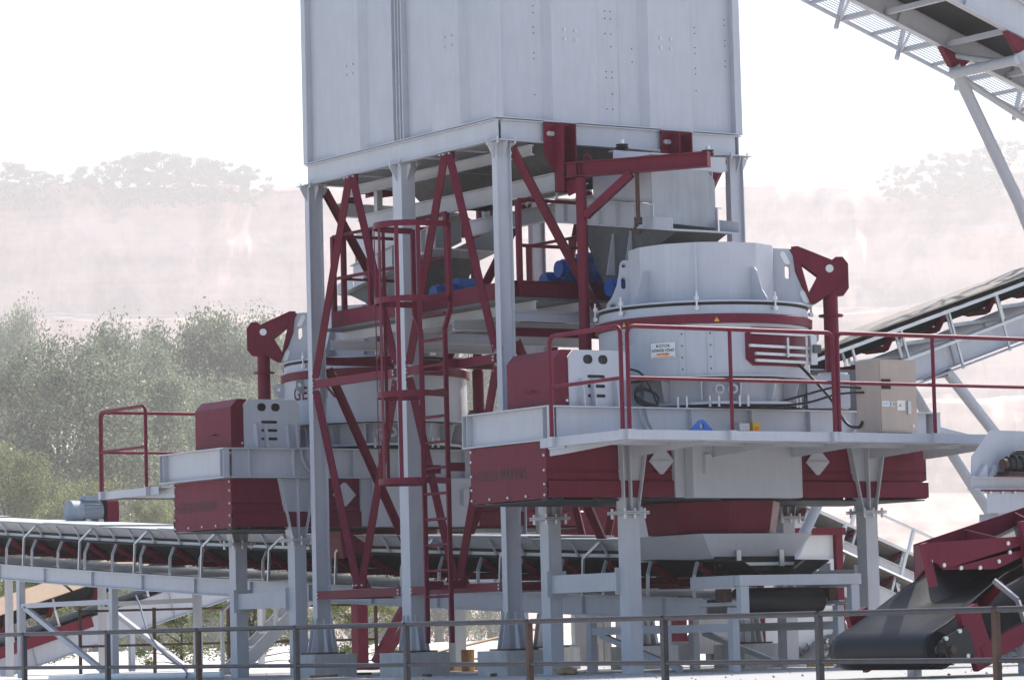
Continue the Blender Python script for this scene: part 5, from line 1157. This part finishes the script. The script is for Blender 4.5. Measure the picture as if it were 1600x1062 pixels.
# low conveyor at the lower left
SB = math.atan(0.289)
c2 = Conv("side_conveyor", "grey conveyor with pale cover rising behind the trestle legs of the main conveyor", lambda a: Vector((3.85+a*math.cos(SB), 22.2, 0.42+a*math.sin(SB))), (0, 1, 0), 1.1)
c2.stringers(0, 5.6, 0.50, 0.10, stiff=1.4); c2.trough(0, 5.5, n0=0.28, n1=0.52); c2.idlers(0.4, 5.4, 0.9, 0.28, 0.52); c2.ret(0, 5.5, 0.05)
q = MB(); c2.strip(q, 0, 1.7, [(-0.52, 0.53), (-0.06, 0.76), (0.45, 0.55), (0.45, 0.56), (-0.06, 0.772), (-0.52, 0.542)]); q.build("cover", "card", c2.root)
q = MB(); c2.strip(q, 1.75, 3.3, [(-0.52, 0.53), (-0.06, 0.80), (0.45, 0.55), (0.45, 0.56), (-0.06, 0.812), (-0.52, 0.542)]); q.build("cover", "card", c2.root)
q = MB(); c2.strip(q, 0, 1.9, [(-0.64, -0.16), (-0.61, -0.16), (-0.61, 0.03), (-0.64, 0.03)]); q.build("red_strip", "red", c2.root)
q = MB(); c2.strip(q, 0, 5.5, [(-0.50, -0.02), (0.50, -0.02), (0.50, -0.01), (-0.50, -0.01)]); q.build("belly_plate", "dustybelt", c2.root)
c2.legs([2.6, 5.3], 0.50)

# ---------------------------------------------------------------- foreground guard rail
fr = root("pipe_railing", (-3.9, -4.0, -0.55), "dark steel pipe railing running across the foreground", "railing")
def rz(y): return 0.578+0.0035*(y+4)
PY = [6.52, 4.398, 2.272, 0.149, -1.934, -4.059, -6.196, -8.301, -10.451, -12.622, -14.76]
for i, y in enumerate(PY):
    MB().beam((-3.9, y, -0.55), (-3.9, y, rz(y)), Rsec(0.05, 0.05), (0, 1, 0)).build("railing_post", "pipe" if i % 3 else "rust", fr)
for a, b in zip(PY, PY[1:]):
    MB().tube([(-3.9, a-0.026, rz(a)), (-3.9, b+0.026, rz(b))], 0.024, 8).build("top_bar", "pipe", fr, 50)
    MB().tube([(-3.9, a-0.026, rz(a)-0.39), (-3.9, b+0.026, rz(b)-0.39)], 0.021, 8).build("middle_bar", "pipe", fr, 50)

# ---------------------------------------------------------------- things seen between the legs
rf = root("red_trestle", (5.1, 11.7, 0), "red steel post with slanting struts behind the tower", "trestle")
MB().box(5.02, 5.20, 11.6, 11.78, 0, 1.5).build("post", "red", rf)
for dx in (0.55, 0.85): MB().beam((5.2+dx*0.3, 11.7, 0.1), (5.2+dx*1.4, 11.2, 1.5), Rsec(0.1, 0.1), (0, 1, 0)).build("strut", "red", rf)
MB().box(4.9, 6.1, 11.55, 11.8, 0.0, 0.06).build("foot_beam", "red", rf)
rf2 = root("red_trestle", (9.5, 8.6, 0), "red steel trestle with crossed struts seen between the front legs", "trestle")
for x in (8.6, 10.3): MB().box(x, x+0.2, 8.5, 8.7, 0, 1.2).build("post", "red", rf2)
MB().beam((8.7, 8.6, 0.1), (9.6, 8.6, 1.0), Rsec(0.1, 0.1), (0, 1, 0)).build("strut", "red", rf2); MB().beam((10.3, 8.6, 0.1), (9.5, 8.6, 1.0), Rsec(0.1, 0.1), (0, 1, 0)).build("strut", "red", rf2)
MB().box(8.6, 10.5, 8.45, 8.75, 1.2, 1.32).build("top_beam", "red", rf2)
# sunlit red chute over the background
ch = root("red_chute", (6.9, 7.9, 0), "tapering red chute with grey body behind the main conveyor", "chute")
MB()._add([(6.35, 7.7, 2.5), (7.35, 7.7, 2.5), (7.18, 7.7, 1.4), (6.62, 7.7, 1.4), (6.35, 8.6, 2.5), (7.35, 8.6, 2.5), (7.18, 8.3, 1.4), (6.62, 8.3, 1.4)], [(0, 1, 2, 3), (7, 6, 5, 4), (0, 4, 5, 1), (1, 5, 6, 2), (2, 6, 7, 3), (3, 7, 4, 0)]).build("chute_body", "red", ch)
for x0, x1 in ((6.30, 6.58), (7.40, 7.22)): MB().beam((x0, 7.66, 2.5), (x1, 7.66, 1.4), Rsec(0.07, 0.06), (0, 1, 0)).build("chute_edge", "red", ch)
MB().box(5.9, 7.9, 8.65, 9.9, 0.9, 2.7).build("housing", "grey", ch)
for x in (6.0, 7.8): MB().box(x-0.06, x+0.06, 8.7, 8.82, 0, 0.9).build("leg", "grey", ch)
# site cabin
sb = root("site_cabin", (9.0, 6.8, 0), "small white cabin with window and dark red corner frame below the walkway", "cabin")
MB().box(8.2, 9.62, 6.0, 7.6, 0.12, 1.76).build("wall", "white", sb)
for x in (8.2, 9.64): MB().box(x-0.06, x+0.06, 5.93, 6.05, 0, 1.80).build("corner_frame", "red", sb)
MB().box(8.1, 9.74, 5.9, 7.7, 1.76, 1.86).build("roof", "red", sb)
wf_ = MB(); 
for x0, x1, z0, z1 in ((8.95, 9.55, 1.36, 1.42), (8.95, 9.55, 0.70, 0.76), (8.95, 9.01, 0.76, 1.36), (9.49, 9.55, 0.76, 1.36), (9.23, 9.27, 0.76, 1.36)): MB().box(x0, x1, 5.96, 5.999, z0, z1).build("window_frame", "white", sb)
for x0, x1 in ((9.01, 9.23), (9.27, 9.49)): MB().box(x0, x1, 5.985, 5.998, 0.76, 1.36).build("window_pane", "glass", sb)
# stairs
sr = root("steel_stairs", (3.2, 10.4, 0), "pale grey steel stairs with handrails behind the farther crusher's legs", "stairs")
S0, S1 = V(2.35, 10.75, 0.0), V(4.1, 10.2, 1.75); dd = (V(S1.x, S1.y, 0)-V(S0.x, S0.y, 0)).normalized(); nn = V(-dd.y, dd.x, 0)
for sg in (-0.4, 0.4):
    MB().beam(S0+nn*sg, S1+nn*sg, Rsec(0.05, 0.18)).build("stringer", "grey", sr)
    MB().tube([S0+nn*sg+V(0, 0, 0.9), S1+nn*sg+V(0, 0, 0.9)], 0.03, 8).build("handrail", "galv", sr, 50)
    for k in range(4): q = S0.lerp(S1, k/3)+nn*sg; MB().beam(q, q+V(0, 0, 0.9), Rsec(0.045, 0.045), (0, 1, 0)).build("rail_post", "galv", sr)
for k in range(1, 9): q = S0.lerp(S1, k/9); MB().beam(q-nn*0.38, q+nn*0.38, Rsec(0.2, 0.03)).build("tread", "galv", sr)
# background pipe rail
br = root("rusty_railing", (2.4, 13.4, 0), "thin rusty pipe railing behind the left conveyor legs", "railing")
for k in range(5):
    x, y = 1.6+k*0.95, 13.9-k*0.55; MB().beam((x, y, 0), (x, y, 1.0), Rsec(0.04, 0.04), (0, 1, 0)).build("railing_post", "rust", br)
for z in (0.45, 0.97): MB().tube([(1.6, 13.9, z), (5.4, 11.7, z)], 0.02, 6).build("railing_bar", "rust", br, 50)
def lump(name, c, r, mat, label, cat, seed, flat=0.7, group=None):
    r_ = random.Random(seed); bm = bmesh.new(); bmesh.ops.create_icosphere(bm, subdivisions=3, radius=1.0); mb = MB()
    vs_ = []
    for v in bm.verts:
        q = v.co.copy(); n = 1+0.35*mnoise.noise(q*1.6+Vector((seed, 0, 0)))+0.12*mnoise.noise(q*4+Vector((0, seed, 0)))
        vs_.append((c[0]+q.x*n*r[0], c[1]+q.y*n*r[1], max(c[2]-0.02, c[2]+r[2]*0.6+q.z*n*r[2]*flat)))
    mb._add(vs_, [tuple(v.index for v in f.verts) for f in bm.faces]); bm.free()
    return single(name, mb, mat, c, label, cat, group, 40)
lump("loose_rock", (-0.05, -1.18, 0), (0.14, 0.12, 0.07), "brownrock", "single brown rock on the pad before the front legs", "rock", 3)
lump("white_sack", (8.9, 2.4, 0.75), (0.28, 0.22, 0.2), "white", "crumpled white sack on the gravel heap beside the belt tail", "sack", 5)
def heap(name, c, R_, H, label, seed, n=260):
    r_ = random.Random(seed); rt = root(name, c, label, "gravel heap")
    mb = MB(); m_ = 26
    vs_ = [(c[0], c[1], c[2]+H)]; fs_ = []
    for ring in range(1, 7):
        for k in range(m_):
            a = 2*math.pi*k/m_; q = ring/6; rr = R_*q*(1+0.1*mnoise.noise(Vector((math.cos(a)*2, math.sin(a)*2, seed)))); vs_.append((c[0]+rr*math.cos(a), c[1]+rr*math.sin(a), c[2]-0.02+H*(1-q)**1.1*(1+0.15*mnoise.noise(Vector((a, q*3, seed))))))
    for k in range(m_): fs_.append((0, 1+k, 1+(k+1) % m_))
    for ring in range(5):
        for k in range(m_): b_ = 1+ring*m_; fs_.append((b_+k, b_+m_+k, b_+m_+(k+1) % m_, b_+(k+1) % m_))
    mb._add(vs_, fs_).build("heap_core", "rock", rt, 60)
    st_ = MB()
    for i in range(n):
        a = r_.uniform(0, 6.28); q = math.sqrt(r_.random()); x, y = c[0]+R_*q*math.cos(a), c[1]+R_*q*math.sin(a); z = c[2]+H*(1-q)**1.1; s_ = r_.uniform(0.03, 0.085)
        pts = [Vector((r_.gauss(0, 1), r_.gauss(0, 1), r_.gauss(0, 1))).normalized()*s_*r_.uniform(0.7, 1.2) for _ in range(6)]
        ax = [Vector((1, 0, 0)), Vector((-1, 0, 0)), Vector((0, 1, 0)), Vector((0, -1, 0)), Vector((0, 0, 1)), Vector((0, 0, -1))]
        vv = [Vector((x, y, z))+d*s_*r_.uniform(0.6, 1.3) for d in ax]
        st_._add(vv, [(0, 2, 4), (2, 1, 4), (1, 3, 4), (3, 0, 4), (2, 0, 5), (1, 2, 5), (3, 1, 5), (0, 3, 5)])
    st_.build("stones", "rock", rt, kind="stuff")
heap("gravel_heap", (8.3, 2.1, -0.02), 1.5, 0.95, "dark crushed stone heap behind the belt tail at the right", 11, 700)
heap("gravel_heap", (9.6, 6.6, -0.02), 1.3, 0.75, "dark crushed stone heap farther back between the legs", 12, 400)
# blocks, boards, log, steel posts
single("concrete_block", MB().box(6.25, 6.85, 8.0, 8.5, -0.02, 0.30), "concrete", (6.5, 8.25, 0), "pale concrete block seen between the front legs, the left one", "block", "concrete blocks behind the plant")
single("concrete_block", MB().box(7.6, 8.3, 7.6, 8.2, -0.02, 0.30), "concrete", (7.9, 7.9, 0), "pale concrete block behind the second front leg", "block", "concrete blocks behind the plant")
wb = root("white_panel_stack", (7.4, 9.6, 0), "tall pale panel leaning behind the near leg pair", "panel")
MB().box(7.35, 7.85, 9.3, 9.4, 0, 0.95).build("panel", "white", wb); MB().box(7.87, 8.0, 9.3, 9.4, 0, 0.97).build("panel", "galv", wb)
gp = root("portal_frame", (7.0, 7.6, 0), "low grey portal of round posts seen between the front legs", "frame")
for x in (6.75, 7.5, 8.3): MB().box(x-0.06, x+0.06, 7.2, 7.32, 0, 0.62).build("post", "grey", gp)
MB().box(6.55, 8.6, 7.18, 7.34, 0.62, 0.72).build("top_beam", "grey", gp)
lgx = (3.17, 5.76)
wl = root("wood_log", (lgx[0], lgx[1], 0), "short upright wooden log behind the near plinth", "log")
MB().lathe([(0.0, 0.02), (0.085, 0.02), (0.09, 0.30), (0.0, 0.30)], (lgx[0], lgx[1], -0.02), 14).build("log_body", "wood", wl, 40)
bd = root("board_pile", (4.0, 6.7, 0), "tilted pale boards lying behind the near plinth", "boards")
MB().beam((3.3, 7.0, 0.22), (4.9, 6.3, 0.58), Rsec(0.5, 0.02)).build("board", "card", bd); MB().beam((3.4, 7.1, 0.1), (4.9, 6.6, 0.22), Rsec(0.5, 0.02)).build("board", "tarp", bd)
MB().box(3.3, 4.9, 6.3, 7.2, -0.02, 0.05).build("board", "wood", bd)
tk_ = root("steel_beam", (2.6, 5.2, 0), "grey steel stub post standing beside the middle plinth", "post")
MB().box(1.35, 1.55, 2.05, 2.2, 0, 0.95).build("post_body", "grey", tk_)
single("white_pipe", MB().tube([(-1.6, 8.4, 0.05), (-0.6, 5.6, 0.05)], 0.045, 10), "white", (-1.1, 7.0, 0), "white pipe lying on the pad behind the railing at the left", "pipe", None, 50)
single("timber_plank", MB().beam((3.0, -1.6, 0.03), (4.6, -3.2, 0.03), Rsec(0.1, 0.05)), "wood", (3.8, -2.4, 0), "long timber plank lying on the pad below the belt tail", "plank")
cable("water_hose", [(0.45, 9.9, 1.12), (0.3, 9.5, 0.98), (0.0, 8.7, 0.62), (-0.35, 7.6, 0.32), (-0.75, 6.3, 0.12), (-0.95, 5.9, 0.03)], 0.014, "hose", "dull blue hose sagging from the side conveyor at the lower left")
sg_ = root("steel_offcuts", (0.9, 1.2, 0), "scattered rusty steel offcuts on the pad among the plinths", "offcuts")
for x, y, l, a in ((-0.6, 3.4, 0.5, 0.4), (-0.5, 0.9, 0.35, 1.2), (0.7, 2.9, 0.6, 2.0), (-0.7, -0.7, 0.3, 0.9), (1.1, 4.8, 0.4, 2.6)):
    MB().beam((x, y, 0.018), (x+l*math.cos(a), y+l*math.sin(a), 0.022), Rsec(0.05, 0.03)).build("offcut", "rust", sg_)

gv = MB(); r_ = random.Random(21)
for i in range(320):
    x, y = r_.uniform(-3.5, 9.5), r_.uniform(-12, 10); s_ = r_.uniform(0.006, 0.02)*(1.8 if r_.random() < 0.06 else 1)
    vv = [Vector((x, y, s_*0.5))+d*s_*r_.uniform(0.6, 1.3) for d in (V(1, 0, 0), V(-0.5, 0.8, 0), V(-0.5, -0.8, 0), V(0, 0, 0.7), V(0, 0, -0.6))]
    gv._add(vv, [(0, 1, 3), (1, 2, 3), (2, 0, 3), (1, 0, 4), (2, 1, 4), (0, 2, 4)])
go = gv.build("loose_gravel", "spill"); go["kind"] = "stuff"; go["label"] = "small loose stones scattered over the pad"; go["category"] = "gravel"

# ---------------------------------------------------------------- hazy air
hz = MB().box(-160, 2750, -480, 3350, -2.0, 345.0).build("haze", "grey"); hz["kind"] = "stuff"
m = bpy.data.materials.new("haze"); m.use_nodes = True; t = m.node_tree
for n in list(t.nodes):
    if n.type != 'OUTPUT_MATERIAL': t.nodes.remove(n)
pv = t.nodes.new("ShaderNodeVolumePrincipled"); pv.inputs["Color"].default_value = (0.97, 0.945, 0.93, 1)
pv.inputs["Density"].default_value = 0.0003; pv.inputs["Anisotropy"].default_value = 0.35
t.links.new(pv.outputs[0], [n for n in t.nodes if n.type == 'OUTPUT_MATERIAL'][0].inputs["Volume"])
hz.data.materials.clear(); hz.data.materials.append(m)
